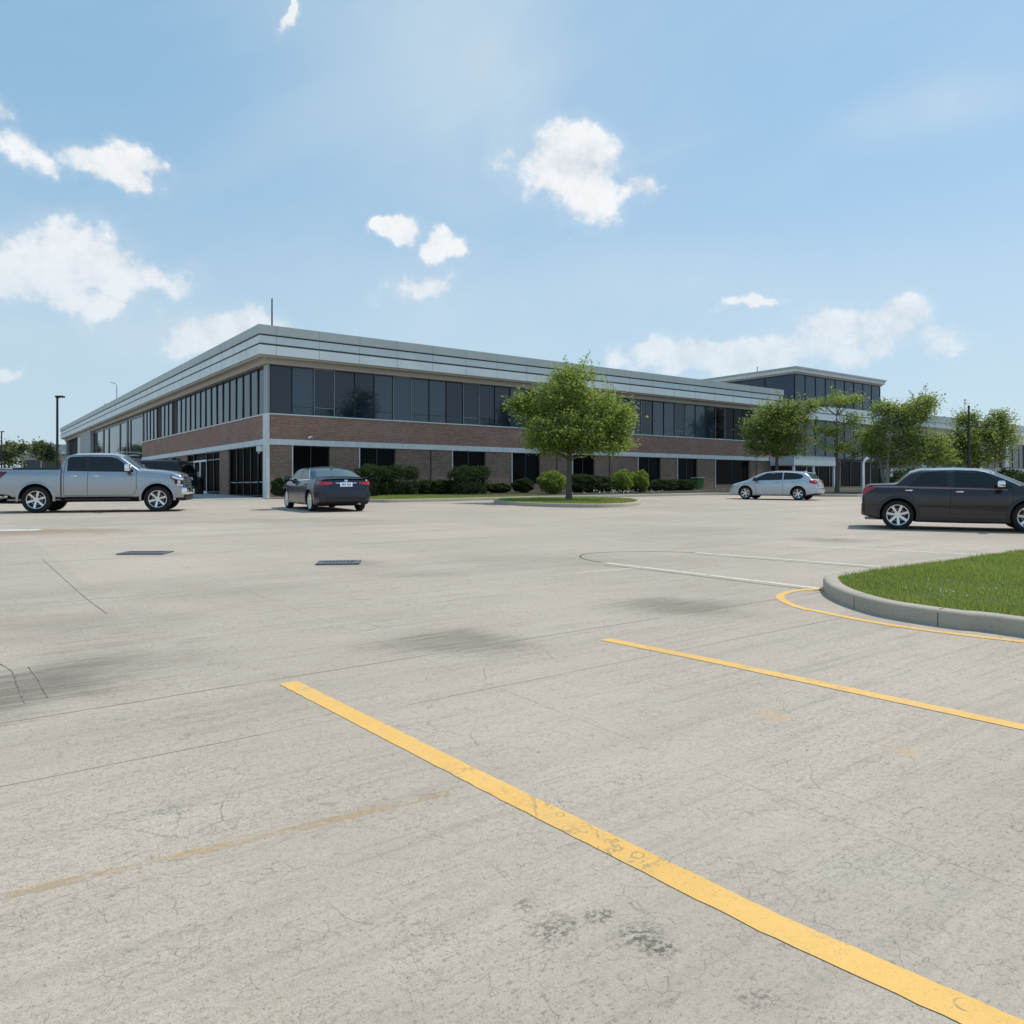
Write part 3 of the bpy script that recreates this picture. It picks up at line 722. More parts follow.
for i in range(n): win(wing, 'R', i * st, (i + 1) * st, 1.1, 3.9, 'low_glass', 'pale_frame' if i % 3 == 0 else 'frame', fw=.06, depth=.05, jit=.6)
mb = MB(); mb.tube([(.6, 4.6, 12.5), (.6, 4.6, 13.2)], .06, 'galv', 6); mb.build('vent', wing)
cn = MB(); cx0, cx1, cy0 = -5.3, 1.2, -3.4
cn.box((cx0, cy0, 3.15), (cx1, -1.0, 3.92), 'panel'); cn.box((cx0 - .03, cy0 - .03, 3.92), (cx1 + .03, -.98, 3.98), 'panel_top'); cn.box((-2, cy0 - .004, 3.16), (-1.97, cy0 + .01, 3.91), 'seam'); pass
cno = cn.build('canopy', wing)
for x, y in [(cx0 + .12, cy0 + .12), (-2.2, cy0 + .12), (cx1 - .15, cy0 + .12)]:
    q = MB(); q.box((x - .08, y - .08, .7), (x + .08, y + .08, 3.15), 'white_metal'); q.build('post', cno)

low = empty('low_wing', Wp + R_ * (WL + .9), BANG, 'lower pale wing with white fascia, behind the trees at the right edge', 'building')
mb = MB(); mb.box((0, .3, .3), (75, 25, 8.0), 'core'); mb.build('interior', low)
mb = MB(); mb.box((0, -.9, 8.55), (76, 25.2, 9.3), 'panel_top'); mb.box((.05, -.8, 7.95), (75.9, 25, 8.55), 'panel'); mb.build('fascia', low)
mb = MB(); mb.box((-.01, 0, .3), (75, .29, 3.7), 'grey_wall'); mb.box((-.01, -.01, 6.9), (75, .28, 7.95), 'white_trim')
x = 0
while x < 74: mb.box((x, -.25, .3), (x + 1.2, .27, 7.94), 'white_trim'); x += 7.4
mb.build('wall', low)
x = 1.2
while x < 73:
    for k in range(3): win(low, 'R', x + k * 2.06, x + (k + 1) * 2.06, 3.72, 6.9, 'glass', fw=.06, depth=.1)
    x += 7.4
far = empty('low_building', (-73.5, 122, gz(122)), .1, 'distant low flat-roofed building beyond the lamp post at far left', 'building')
mb = MB(); mb.box((-4.5, 0, 0), (9, 10, 4.6), 'grey_wall'); mb.build('wall', far)
mb = MB(); mb.box((-5.2, -1.2, 4.6), (9.6, 10.6, 4.95), 'white_trim'); mb.box((-4.6, -.5, 4.95), (9, 10, 6.1), 'grey_wall'); mb.build('roof', far)
for k in range(4): win(far, 'R', -4 + k * 3.1, -1.6 + k * 3.1, 1.2, 3.6, 'glass', depth=-.06)

# ------------------------------------------------------------------ vegetation
def leaf_mesh(name, centers, size, key, parent=None, up=.9, rnd=None, core=None):
    r = rnd or rng; n = len(centers); c = np.asarray(centers)
    nrm = r.normal(size=(n, 3)); nrm[:, 2] = np.abs(nrm[:, 2]) + up; nrm /= np.linalg.norm(nrm, axis=1)[:, None]
    t = r.normal(size=(n, 3)); t -= (t * nrm).sum(1)[:, None] * nrm; t /= np.linalg.norm(t, axis=1)[:, None]
    b = np.cross(nrm, t); s = size * r.uniform(.65, 1.35, n)[:, None]
    v = np.zeros((n, 4, 3))
    v[:, 0] = c - t * s * .62; v[:, 1] = c + b * s * .36 + nrm * s * .10; v[:, 2] = c + t * s * .62; v[:, 3] = c - b * s * .36 + nrm * s * .10
    vv = v.reshape(-1, 3); idx = np.arange(n * 4).reshape(n, 4)
    tri = np.concatenate([idx[:, [0, 1, 2]], idx[:, [0, 2, 3]]], 1).reshape(-1, 3)
    me = bpy.data.meshes.new(name); nf = len(tri)
    me.vertices.add(n * 4); me.vertices.foreach_set('co', vv.reshape(-1))
    me.loops.add(nf * 3); me.loops.foreach_set('vertex_index', tri.reshape(-1).astype(np.int32))
    me.polygons.add(nf); me.polygons.foreach_set('loop_start', np.arange(0, nf * 3, 3, dtype=np.int32))
    me.update(calc_edges=True); me.materials.append(M[key])
    o = bpy.data.objects.new(name, me); COL.objects.link(o)
    if parent: o.parent = parent
    return o

def tree(name, base, lobes, trunk_r, fork, n_tips, leaves_per, leaf, label, key='leaf', bark='bark', seed=0, group=None, spread=.26, shoots=0, cat='tree', stems=1, shell=.45):
    """lobes: (x, y, z, rx, ry, rz, weight) about the base; limbs grow to twig tips inside the lobes and each tip carries a clump of leaves"""
    r = np.random.default_rng(seed); rd = random.Random(seed)
    root = empty(name, base, 0, label, cat, group)
    tr_ = MB(); tips = []
    top = max(l[2] + l[5] * .5 for l in lobes)
    stemlist = []
    for s_ in range(stems):
        a = s_ * 2 * math.pi / max(1, stems) + .4
        lean = .0 if stems == 1 else .55
        pts = []; n = 7
        for i in range(n):
            f = i / (n - 1); z = -.1 + f * (top * .86 + .1)
            pts.append(Vector((math.cos(a) * lean * f * 1.6 + rd.gauss(0, .035) * f * top * .25, math.sin(a) * lean * f * 1.6 + rd.gauss(0, .035) * f * top * .25, z)))
        rad = [trunk_r * (1.25 if i == 0 else (1 - .85 * (i / (n - 1)) ** 1.1)) for i in range(n)]
        rad = [max(.012, q) for q in rad]
        tr_.tube(pts, rad, bark, 10); stemlist.append(pts)
    def on_trunk(z, st):
        for a, b in zip(st, st[1:]):
            if a.z <= z <= b.z: return a.lerp(b, (z - a.z) / (b.z - a.z + 1e-6))
        return st[-1] if z > st[-1].z else st[1]
    W = sum(l[6] for l in lobes)
    for l in lobes:
        lc = Vector(l[:3]); nl = max(3, int(n_tips * l[6] / W)); limbs = max(2, nl // 9); lim = []
        for k in range(limbs):
            d = r.normal(size=3); d /= np.linalg.norm(d); q = lc + Vector((d[0] * l[3] * .55, d[1] * l[4] * .55, d[2] * l[5] * .5))
            st = rd.choice(stemlist)
            z0 = max(fork, min(q.z - .35 * (Vector((q.x, q.y)).length), top * .8)); s0 = on_trunk(z0, st)
            mid = s0.lerp(q, .5) + Vector((rd.gauss(0, .08), rd.gauss(0, .08), rd.uniform(.0, .22)))
            rr = trunk_r * rd.uniform(.22, .34)
            tr_.tube([s0, mid, q], [rr, rr * .6, rr * .3], bark, 5, False); lim += [mid, q]
        for k in range(nl):
            d = r.normal(size=3); d /= np.linalg.norm(d); rad = r.uniform() ** shell
            q = lc + Vector((d[0] * l[3] * rad, d[1] * l[4] * rad, d[2] * l[5] * rad))
            if q.z < fork * .95: q.z = fork * .95 + rd.uniform(0, .2)
            src = min(lim, key=lambda w: (w - q).length); tr_.tube([src, src.lerp(q, .55) + Vector((0, 0, .05)), q], [.018, .012, .006], bark, 4, False)
            tips.append((q, src))
    pts = []
    for q, src in tips:
        m = int(leaves_per * rd.uniform(.5, 1.5)); sp = spread * rd.uniform(.7, 1.25)
        for i in range(m):
            f = rd.uniform(.45, 1.08); p = src.lerp(q, f)
            pts.append((p.x + rd.gauss(0, sp), p.y + rd.gauss(0, sp), p.z + rd.gauss(0, sp * .72)))
    for k in range(shoots):                             # upright leafy shoots that break the outline
        q, src = rd.choice([t_ for t_ in tips if t_[0].z > top * .62])
        hgt = rd.uniform(.35, .95); dx, dy = rd.gauss(0, .18), rd.gauss(0, .18)
        e = q + Vector((dx, dy, hgt)); tr_.tube([q, q.lerp(e, .5), e], [.012, .009, .004], bark, 4, False)
        for i in range(int(hgt * 38)):
            p = q.lerp(e, rd.uniform(0, 1.03)); pts.append((p.x + rd.gauss(0, .07), p.y + rd.gauss(0, .07), p.z + rd.gauss(0, .05)))
    tr_.build('trunk', root, smooth=60)
    leaf_mesh('crown', pts, leaf, key, root, rnd=r)
    return root

def at(u, d, h=.13): return Vector(((u - U0) / F * d, d, gz(d) + h))
# the big tree in its island
td = 34.5; k = td / F
def lob(u, v, ru, rv, w, dy=0, ry=None, uc=569, base_v=None):
    z = CAMH + (V0 - v) * td / F - (gz(td) + .13)
    return ((u - uc) * k, dy, z, ru * k, (ry or ru) * k, rv * k, w)
tree('ornamental_tree', at(569, td), [
    lob(570, 430, 56, 25, 4.4), lob(614, 422, 25, 24, 2.1, -.3), lob(538, 412, 24, 20, 1.2, .3), lob(520, 404, 16, 10, .8, 0, 10),
    lob(568, 392, 40, 20, 2.0), lob(572, 374, 30, 14, .8), lob(545, 444, 22, 14, 1.3, -.8), lob(605, 446, 30, 12, 1.5, -.6), lob(566, 445, 36, 12, 1.3, .5), lob(590, 405, 40, 18, 1.6, .5)],
    .135, 1.72, 820, 38, .10, 'round-topped bright green tree in the small kerbed island before the office', seed=3, shoots=48, spread=.18)
# row at the right
def row_tree(u, d, lobs, **kw):
    kk = d / F
    L2 = []
    for (lu, lv, ru, rv, w, *rest) in lobs:
        z = CAMH + (V0 - lv) * d / F - (gz(d) + .13)
        L2.append(((lu - u) * kk, rest[0] if rest else 0, z, ru * kk, min(ru, 30) * kk, rv * kk, w))
    return tree('ornamental_tree', at(u, d), L2, **kw)
GR = 'trees along the right kerb'
row_tree(777, 51, [(778, 430, 34, 24, 3), (760, 425, 20, 20, 1.4), (800, 416, 16, 16, 1.2), (782, 410, 24, 12, 1), (790, 446, 28, 14, 1.4), (765, 446, 22, 12, 1), (812, 404, 8, 6, .3)],
         trunk_r=.14, fork=1.9, n_tips=470, leaves_per=32, leaf=.125, label='dense rounded tree behind the silver hatchback at the end of the brick front', key='leaf_mid', seed=11, group=GR, shoots=14, spread=.25)
row_tree(837, 49.5, [(842, 400, 16, 7, .8), (858, 400, 12, 4, .4), (826, 404, 9, 6, .4), (830, 432, 16, 9, 1), (852, 420, 12, 10, .6), (868, 436, 20, 10, 1.2), (838, 446, 24, 8, .9), (870, 450, 20, 8, .9)],
         trunk_r=.13, fork=1.5, n_tips=190, leaves_per=28, leaf=.125, label='thin sparse tree with gaps in its crown, right of the silver hatchback', key='leaf', seed=12, group=GR, shoots=10, spread=.22)
row_tree(886, 48, [(895, 430, 34, 24, 3), (915, 412, 24, 16, 1.6), (928, 402, 16, 8, .8), (890, 410, 22, 10, 1), (880, 446, 22, 14, 1.2), (925, 444, 28, 18, 2.2), (905, 460, 34, 10, 1.4), (940, 456, 20, 12, 1)],
         trunk_r=.12, fork=1.5, n_tips=580, leaves_per=32, leaf=.125, label='wide pale-barked tree with several stems behind the dark car', key='leaf_mid', bark='bark_pale', seed=13, group=GR, shoots=20, spread=.25, stems=3)
row_tree(978, 50, [(985, 442, 32, 18, 2.6), (960, 440, 20, 18, 1.4), (998, 430, 18, 16, 1.2), (966, 418, 14, 8, .7), (1000, 418, 12, 7, .5), (975, 458, 36, 12, 1.6), (945, 456, 16, 12, .8)],
         trunk_r=.12, fork=1.6, n_tips=470, leaves_per=32, leaf=.125, label='bushy tree around a dark post at the right edge', key='leaf_mid', seed=14, group=GR, shoots=20, spread=.25)
# tall trees past the right edge, mirrored in the upper windows
for i_, (x_, y_) in enumerate([(23.0, 26.5), (37.5, 39.0), (59.0, 61.0)]):
    tree('shade_tree', Vector((x_, y_, gz(y_))), [(0, 0, 7.4, 3.0, 3.0, 3.6, 3), (1.2, .5, 9.6, 1.8, 1.8, 1.8, 1), (-1.0, -.4, 5.4, 2.2, 2.2, 1.6, 1.2)], .2, 2.6, 230, 18, .30,
         ['tall tree off the right edge, mirrored in the windows nearest the brick corner', 'tall tree off the right edge, mirrored in the windows left of the big tree crown', 'tall tree off the right edge, mirrored in the darkest windows at the right end'][i_], 'leaf_mid', seed=31 + i_, group='tall trees mirrored in the windows', spread=.42)
# far trees on the left
FG = 'distant trees at far left'
def far_tree(u, d, lobs, seed, label):
    kk = d / F; L2 = []
    for (lu, lv, ru, rv, w) in lobs:
        z = CAMH + (V0 - lv) * d / F - gz(d); L2.append(((lu - u) * kk, 0, z, ru * kk, ru * kk, rv * kk, w))
    return tree('shade_tree', at(u, d, 0), L2, .2, 1.6, 190, 18, .34, label, 'leaf_far_haze', seed=seed, group=FG, spread=.42, shoots=6)
far_tree(9, 100, [(6, 456, 20, 13, 3), (14, 450, 12, 9, 1), (-8, 452, 18, 14, 2)], 21, 'distant round green tree at the left edge beyond the pickup bed')
far_tree(43, 112, [(43, 452, 10, 9, 2), (38, 448, 5, 5, .6), (49, 456, 10, 8, 1)], 22, 'small distant green tree beside the black lamp post')
far_tree(-40, 100, [(-40, 450, 24, 16, 3), (-55, 456, 20, 12, 2)], 23, 'distant round tree beyond the left edge of the car park')

def shrub(name, center, rx, ry, rz, n, leaf, key, label, seed, group='shrubs along the office front', lob=4, cat='shrub', box=False):
    r = np.random.default_rng(seed); o = empty(name, center, BANG, label, cat, group)
    pts = []; d = r.normal(size=(n, 3)); d /= np.linalg.norm(d, axis=1)[:, None]
    if box: d = np.sign(d) * np.abs(d) ** .62
    bump = 1 + (.04 if box else .15) * np.sin(d[:, 0] * 5 + seed) * np.cos(d[:, 1] * 4 + seed * 2) + .08 * np.sin(d[:, 2] * 7 + d[:, 0] * 6 + seed)
    rad = (r.uniform(size=n) ** .22) * bump
    c = np.stack([d[:, 0] * rad * rx, d[:, 1] * rad * ry, rz * .96 + d[:, 2] * rad * rz], 1)
    c[:, 2] = np.maximum(c[:, 2], r.uniform(0.02, .12, n))
    leaf_mesh('foliage', c, leaf, key, o, up=.2, rnd=r)
    st = MB()
    for k in range(6):
        a = k * 1.05 + seed; st.tube([(0, 0, -.05), (math.cos(a) * rx * .3, math.sin(a) * ry * .3, rz * .7), (math.cos(a) * rx * .65, math.sin(a) * ry * .65, rz * 1.4)], [.04, .025, .01], 'bark', 5)
    st.build('stems', o)
    return o
def bloc(u, off):                                     # on a line 'off' metres in front of the right facade
    c = CORNER + N_ * off; q = (u - U0) / F
    t = (q * c.y - c.x) / (R_.x - q * R_.y); p = c + R_ * t; p.z = gz(p.y) + .13
    return p
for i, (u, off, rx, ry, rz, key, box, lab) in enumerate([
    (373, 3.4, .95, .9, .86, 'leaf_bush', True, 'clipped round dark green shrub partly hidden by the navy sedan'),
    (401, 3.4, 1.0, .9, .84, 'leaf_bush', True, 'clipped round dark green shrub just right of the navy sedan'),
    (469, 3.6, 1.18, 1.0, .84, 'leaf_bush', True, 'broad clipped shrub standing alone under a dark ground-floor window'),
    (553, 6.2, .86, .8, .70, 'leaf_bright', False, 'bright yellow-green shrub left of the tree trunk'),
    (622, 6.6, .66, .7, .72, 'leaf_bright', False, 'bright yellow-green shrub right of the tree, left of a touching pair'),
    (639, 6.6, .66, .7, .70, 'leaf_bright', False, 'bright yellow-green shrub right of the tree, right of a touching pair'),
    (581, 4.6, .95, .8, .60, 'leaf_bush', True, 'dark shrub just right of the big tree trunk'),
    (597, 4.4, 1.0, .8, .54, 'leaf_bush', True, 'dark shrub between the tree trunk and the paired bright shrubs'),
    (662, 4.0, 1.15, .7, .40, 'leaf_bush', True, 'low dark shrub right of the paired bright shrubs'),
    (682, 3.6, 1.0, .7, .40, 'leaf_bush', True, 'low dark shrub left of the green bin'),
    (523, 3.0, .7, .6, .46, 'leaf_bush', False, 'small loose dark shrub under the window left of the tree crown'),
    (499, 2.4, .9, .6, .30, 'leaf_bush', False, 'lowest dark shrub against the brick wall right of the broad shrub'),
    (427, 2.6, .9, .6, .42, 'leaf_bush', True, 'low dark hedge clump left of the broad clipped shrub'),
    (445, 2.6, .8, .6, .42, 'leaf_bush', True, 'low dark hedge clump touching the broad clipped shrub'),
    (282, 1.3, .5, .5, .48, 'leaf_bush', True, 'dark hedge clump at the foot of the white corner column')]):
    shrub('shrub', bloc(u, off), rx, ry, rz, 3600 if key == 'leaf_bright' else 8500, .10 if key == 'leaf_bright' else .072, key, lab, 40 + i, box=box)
for i, (u, d) in enumerate([(905, 52), (945, 51), (1010, 49), (1040, 52)]):
    shrub('shrub', at(u, d), 1.6, 1.0, .75, 1800, .15, 'leaf_bush', ['low dark shrub under the pale-barked tree behind the dark car', 'low dark shrub between the two trees behind the dark car', 'low dark shrub behind the windscreen of the dark car', 'low dark shrub just past the right edge'][i], 70 + i, group='shrubs under the right trees')
mb = MB()
for k_ in range(60):
    u = random.choice([random.uniform(566, 660), random.uniform(566, 735), random.gauss(604, 6), random.gauss(622, 8)]); p = bloc(u, random.uniform(6.9, 8.2)); s = random.uniform(.02, .045); z = p.z + random.uniform(.04, .22)
    mb.add([(p.x - s, p.y, z), (p.x, p.y - s, z), (p.x + s, p.y, z), (p.x, p.y + s, z), (p.x, p.y, z + s), (p.x, p.y, z - s)], [(0, 1, 4), (1, 2, 4), (2, 3, 4), (3, 0, 4), (1, 0, 5), (2, 1, 5), (3, 2, 5), (0, 3, 5)], 'petal')
tag(mb.build('bed_flowers'), kind='stuff')

# ------------------------------------------------------------------ street furniture
def lamp_post(u, v, d, name, label, arm=.75, s=.14):
    top = P(u, v, d); b = Vector((top.x, top.y, gz(d))); h = top.z - b.z
    o = empty(name, b, 0, label, 'street lamp')
    m1 = MB(); m1.tube([(0, 0, 0), (0, 0, h)], [s * .62, s * .5], 'pole', 4); m1.build('pole', o)
    m1 = MB(); m1.box((-.2, -.2, -.1), (.2, .2, .5), 'grey_wall'); m1.build('base', o, bevel=.03)
    m1 = MB(); m1.box((-.05, -.16, h - .06), (arm * .5, .16, h + .04), 'pole'); m1.box((-.07, -.06, h - .1), (.1, .06, h - .05), 'pole'); m1.build('lamp_head', o, bevel=.03)
    return o
lamp_post(57.3, 396.5, 42, 'street_lamp', 'black square lamp post with short arm behind the silver pickup', .7)
o = lamp_post(1.6, 431.5, 88, 'street_lamp', 'thin distant lamp post with a flat head at the left edge', .5, .16)
# highway lamp far behind the roof
d = 142; t = P(116.8, 386, d); b = Vector((t.x, d, gz(d))); h = t.z - b.z
o = empty('street_lamp', b, 0, 'tall thin curved-arm lamp rising behind the office roof', 'street lamp')
mm = MB(); mm.tube([(0, 0, 0), (0, 0, h), (-.15, 0, h + .35), (-.5, 0, h + .55)], [.16, .09, .08, .07], 'galv', 8); mm.build('pole', o)
mm = MB(); mm.tube([(-.45, 0, h + .52), (-1.15, 0, h + .72)], [.1, .07], 'galv', 8); mm.build('lamp_head', o)
# dark post within the right tree, white bent post
b = at(968.8, 46); h = CAMH + (V0 - 407.5) * 46 / F - b.z
o = empty('steel_post', b, 0, 'slim dark steel post standing in front of the right-edge tree', 'post')
mm = MB(); mm.tube([(0, 0, -.1), (0, 0, 3.4), (0, 0, h)], [.09, .075, .05], 'pole', 8); mm.build('pole', o)
mm = MB(); mm.tube([(0, 0, h - .03), (0, 0, h + .12)], [.075, .05], 'pole', 8); mm.build('cap', o)
b = at(863.5, 45.5); o = empty('bent_pipe_post', b, 0, 'white pipe post with bent top between the thin tree and dark car', 'post')
mm = MB(); h = CAMH + (V0 - 459.5) * 45.5 / F - b.z
mm.tube([(0, 0, -.1), (0, 0, h - .2), (.04, 0, h - .1), (.12, 0, h), (.26, 0, h + .09)], [.07, .065, .065, .07, .085], 'white_metal', 10); mm.build('pipe', o, smooth=50)
mm = MB(); mm.box((-.2, -.2, -.1), (.2, .2, .06), 'grey_wall'); mm.build('base', o)
# green bin by the wall
p = bloc(697.5, 2.4); o = empty('wheeled_bin', p, BANG, scale=.78, label='green wheeled bin with grey lid against the brick wall', cat='bin')
mm = MB(); mm.add([(-.42, -.34, .08), (.42, -.34, .08), (.42, .34, .08), (-.42, .34, .08), (-.5, -.42, 1.12), (.5, -.42, 1.12), (.5, .42, 1.12), (-.5, .42, 1.12)], [(0, 3, 2, 1), (4, 5, 6, 7), (0, 1, 5, 4), (1, 2, 6, 5), (2, 3, 7, 6), (3, 0, 4, 7)], 'green_bin'); mm.box((-.52, -.44, 1.0), (.52, .44, 1.1), 'green_bin'); mm.build('bin_body', o, bevel=.02)
mm = MB(); mm.box((-.53, -.47, 1.13), (.53, .45, 1.2), 'grey_wall'); mm.tube([(-.4, .5, 1.12), (.4, .5, 1.12)], .03, 'black_plastic', 6); mm.build('lid', o, bevel=.015)
for sx in (-1, 1):
    mm = MB(); mm.lathe([(.0, -.03), (.1, -.03), (.12, 0), (.1, .03), (0, .03)], 'rubber', 14, 'y'); w = mm.build('wheel', o); w.location = (sx * .44, .34, .12); w.rotation_euler = (0, 0, math.pi / 2)
# dark litter bin near the entrance
p = B2W(-.9, tl(213)); o = empty('litter_bin', p, 0, 'dark cylindrical litter bin beside the brick pier at the entrance', 'bin')
mm = MB(); mm.lathe([(0, .02), (.27, .02), (.3, .06), (.3, .95), (.27, .98)], 'pole', 20, 'z'); mm.build('bin_body', o, smooth=40)
mm = MB(); mm.lathe([(.32, .97), (.32, 1.03), (.2, 1.12), (.12, 1.12)], 'frame', 20, 'z'); mm.build('lid', o, smooth=40)

def drain(u0, u1, v0, v1, label, skew=0.0, broken=False):
    pc = G((u0 + u1) / 2, (v0 + v1) / 2); w = (u1 - u0) / F * pc.y; dd = G(512, v0).y - G(512, v1).y
    o = empty('drain_grate', pc, 0, label, 'drain', None, True)
    mm = MB(); t = .07
    for a, b in (((-w / 2, -dd / 2), (w / 2, -dd / 2 + t)), ((-w / 2, dd / 2 - t), (w / 2, dd / 2)), ((-w / 2, -dd / 2 + t), (-w / 2 + t, dd / 2 - t)), ((w / 2 - t, -dd / 2 + t), (w / 2, dd / 2 - t))):
        mm.box((a[0], a[1], .003), (b[0], b[1], .02), 'iron')
    mm.build('frame', o)
    mm = MB(); mm.box((-w / 2 + t, -dd / 2 + t, .002), (w / 2 - t, dd / 2 - t, .006), 'seam_dark'); mm.build('pit', o)
    mm = MB(); n = 9
    for i in range(n):
        x = -w / 2 + t + (i + .5) * (w - 2 * t) / n; mm.box((x - .016, -dd / 2 + t, .007), (x + .016, dd / 2 - t, .018), 'iron')
    mm.box((-w / 2 + t, -.02, .0065), (w / 2 - t, .02, .016), 'iron'); mm.build('grate', o)
    o.rotation_euler.rotate_axis('Z', skew)
    return o
drain(123, 168, 552, 554.8, 'dark rectangular drain grate on the left side of the car park', .05)
drain(318, 360, 561.5, 565, 'dark drain grate near the middle with broken concrete round it', .12)
pm = G(268, 509.8); o = empty('manhole_cover', pm, 0, 'round stained manhole cover left of the navy sedan', 'manhole cover', None, True)
mm = MB(); mm.lathe([(.42, .004), (.62, .006), (.64, .003)], 'rust_rim', 30, 'z'); mm.build('rim', o)
mm = MB(); mm.lathe([(.0, .012), (.41, .012), (.415, .004)], 'iron', 30, 'z'); mm.build('lid', o)

# ------------------------------------------------------------------ vehicles
def interp(pts, x):
    if x <= pts[0][0]: return pts[0][1]
    for (a, b), (c, d) in zip(pts, pts[1:]):
        if x <= c: return b + (d - b) * (x - a) / (c - a) if c > a else d
    return pts[-1][1]
def smooth_curve(pts, x, s=.05):
    return (interp(pts, x - s) + 2 * interp(pts, x) + interp(pts, x + s)) / 4

def make_wheel(parent, loc, side, rt, rr, width, spokes, style=0):
    mb = MB(); s = side                                   # side +1: outer face towards +y
    mb.lathe([(.02, s * width * .1), (rr * .97, s * width * .1)], 'rim_dark', 24); mb.lathe([(rr * .97, -s * width * .45), (rr * .97, s * width * .42)], 'rim_dark', 24)
    mb.lathe([(rr * .55, s * width * .13), (rr * .6, s * width * .14)], 'galv', 20)
    w = mb.build('wheel', parent); w.location = loc
    h = width / 2
    mb = MB(); mb.lathe([(rr, -h * .8), (rr + (rt - rr) * .35, -h * .98), (rt - .045, -h), (rt - .012, -h * .86), (rt, -h * .6), (rt, h * .6), (rt - .012, h * .86), (rt - .045, h), (rr + (rt - rr) * .35, h * .98), (rr, h * .8)], 'rubber', 36, close=True)
    mb.build('tyre', w, smooth=40)
    mb = MB(); mb.lathe([(rr * .98, s * h * .62), (rr * 1.015, s * h * .8), (rr * 1.0, s * h * .86), (rr * .93, s * h * .80), (rr * .90, s * h * .55)], 'rim', 36)
    mb.lathe([(.0, s * h * .66), (rr * .17, s * h * .64), (rr * .2, s * h * .5)], 'rim', 16)
    for k in range(spokes):
        a = 2 * math.pi * k / spokes + .3
        splits = [(-.16, .16)] if style == 0 else [(-.04, -.26), (.04, .26)]
        for sp in splits:
            if style == 0: w0, w1 = rr * .14, rr * .17
            else: w0, w1 = rr * .09, rr * .085
            vs = []
            for (rad, ww, yo, ang) in ((rr * .14, w0, .60, a if style == 0 else a + sp[0]), (rr * .94, w1, .74, a if style == 0 else a + sp[1])):
                cx, cz = math.cos(ang) * rad, math.sin(ang) * rad; px, pz = -math.sin(ang) * ww, math.cos(ang) * ww
                vs += [(cx + px, s * h * (yo - .22), cz + pz), (cx + px * .72, s * h * yo, cz + pz * .72), (cx - px * .72, s * h * yo, cz - pz * .72), (cx - px, s * h * (yo - .22), cz - pz)]
            mb.add(vs, [(0, 1, 5, 4), (1, 2, 6, 5), (2, 3, 7, 6), (3, 0, 4, 7), (4, 5, 6, 7)], 'rim')
    mb.build('rim', w)
    return w

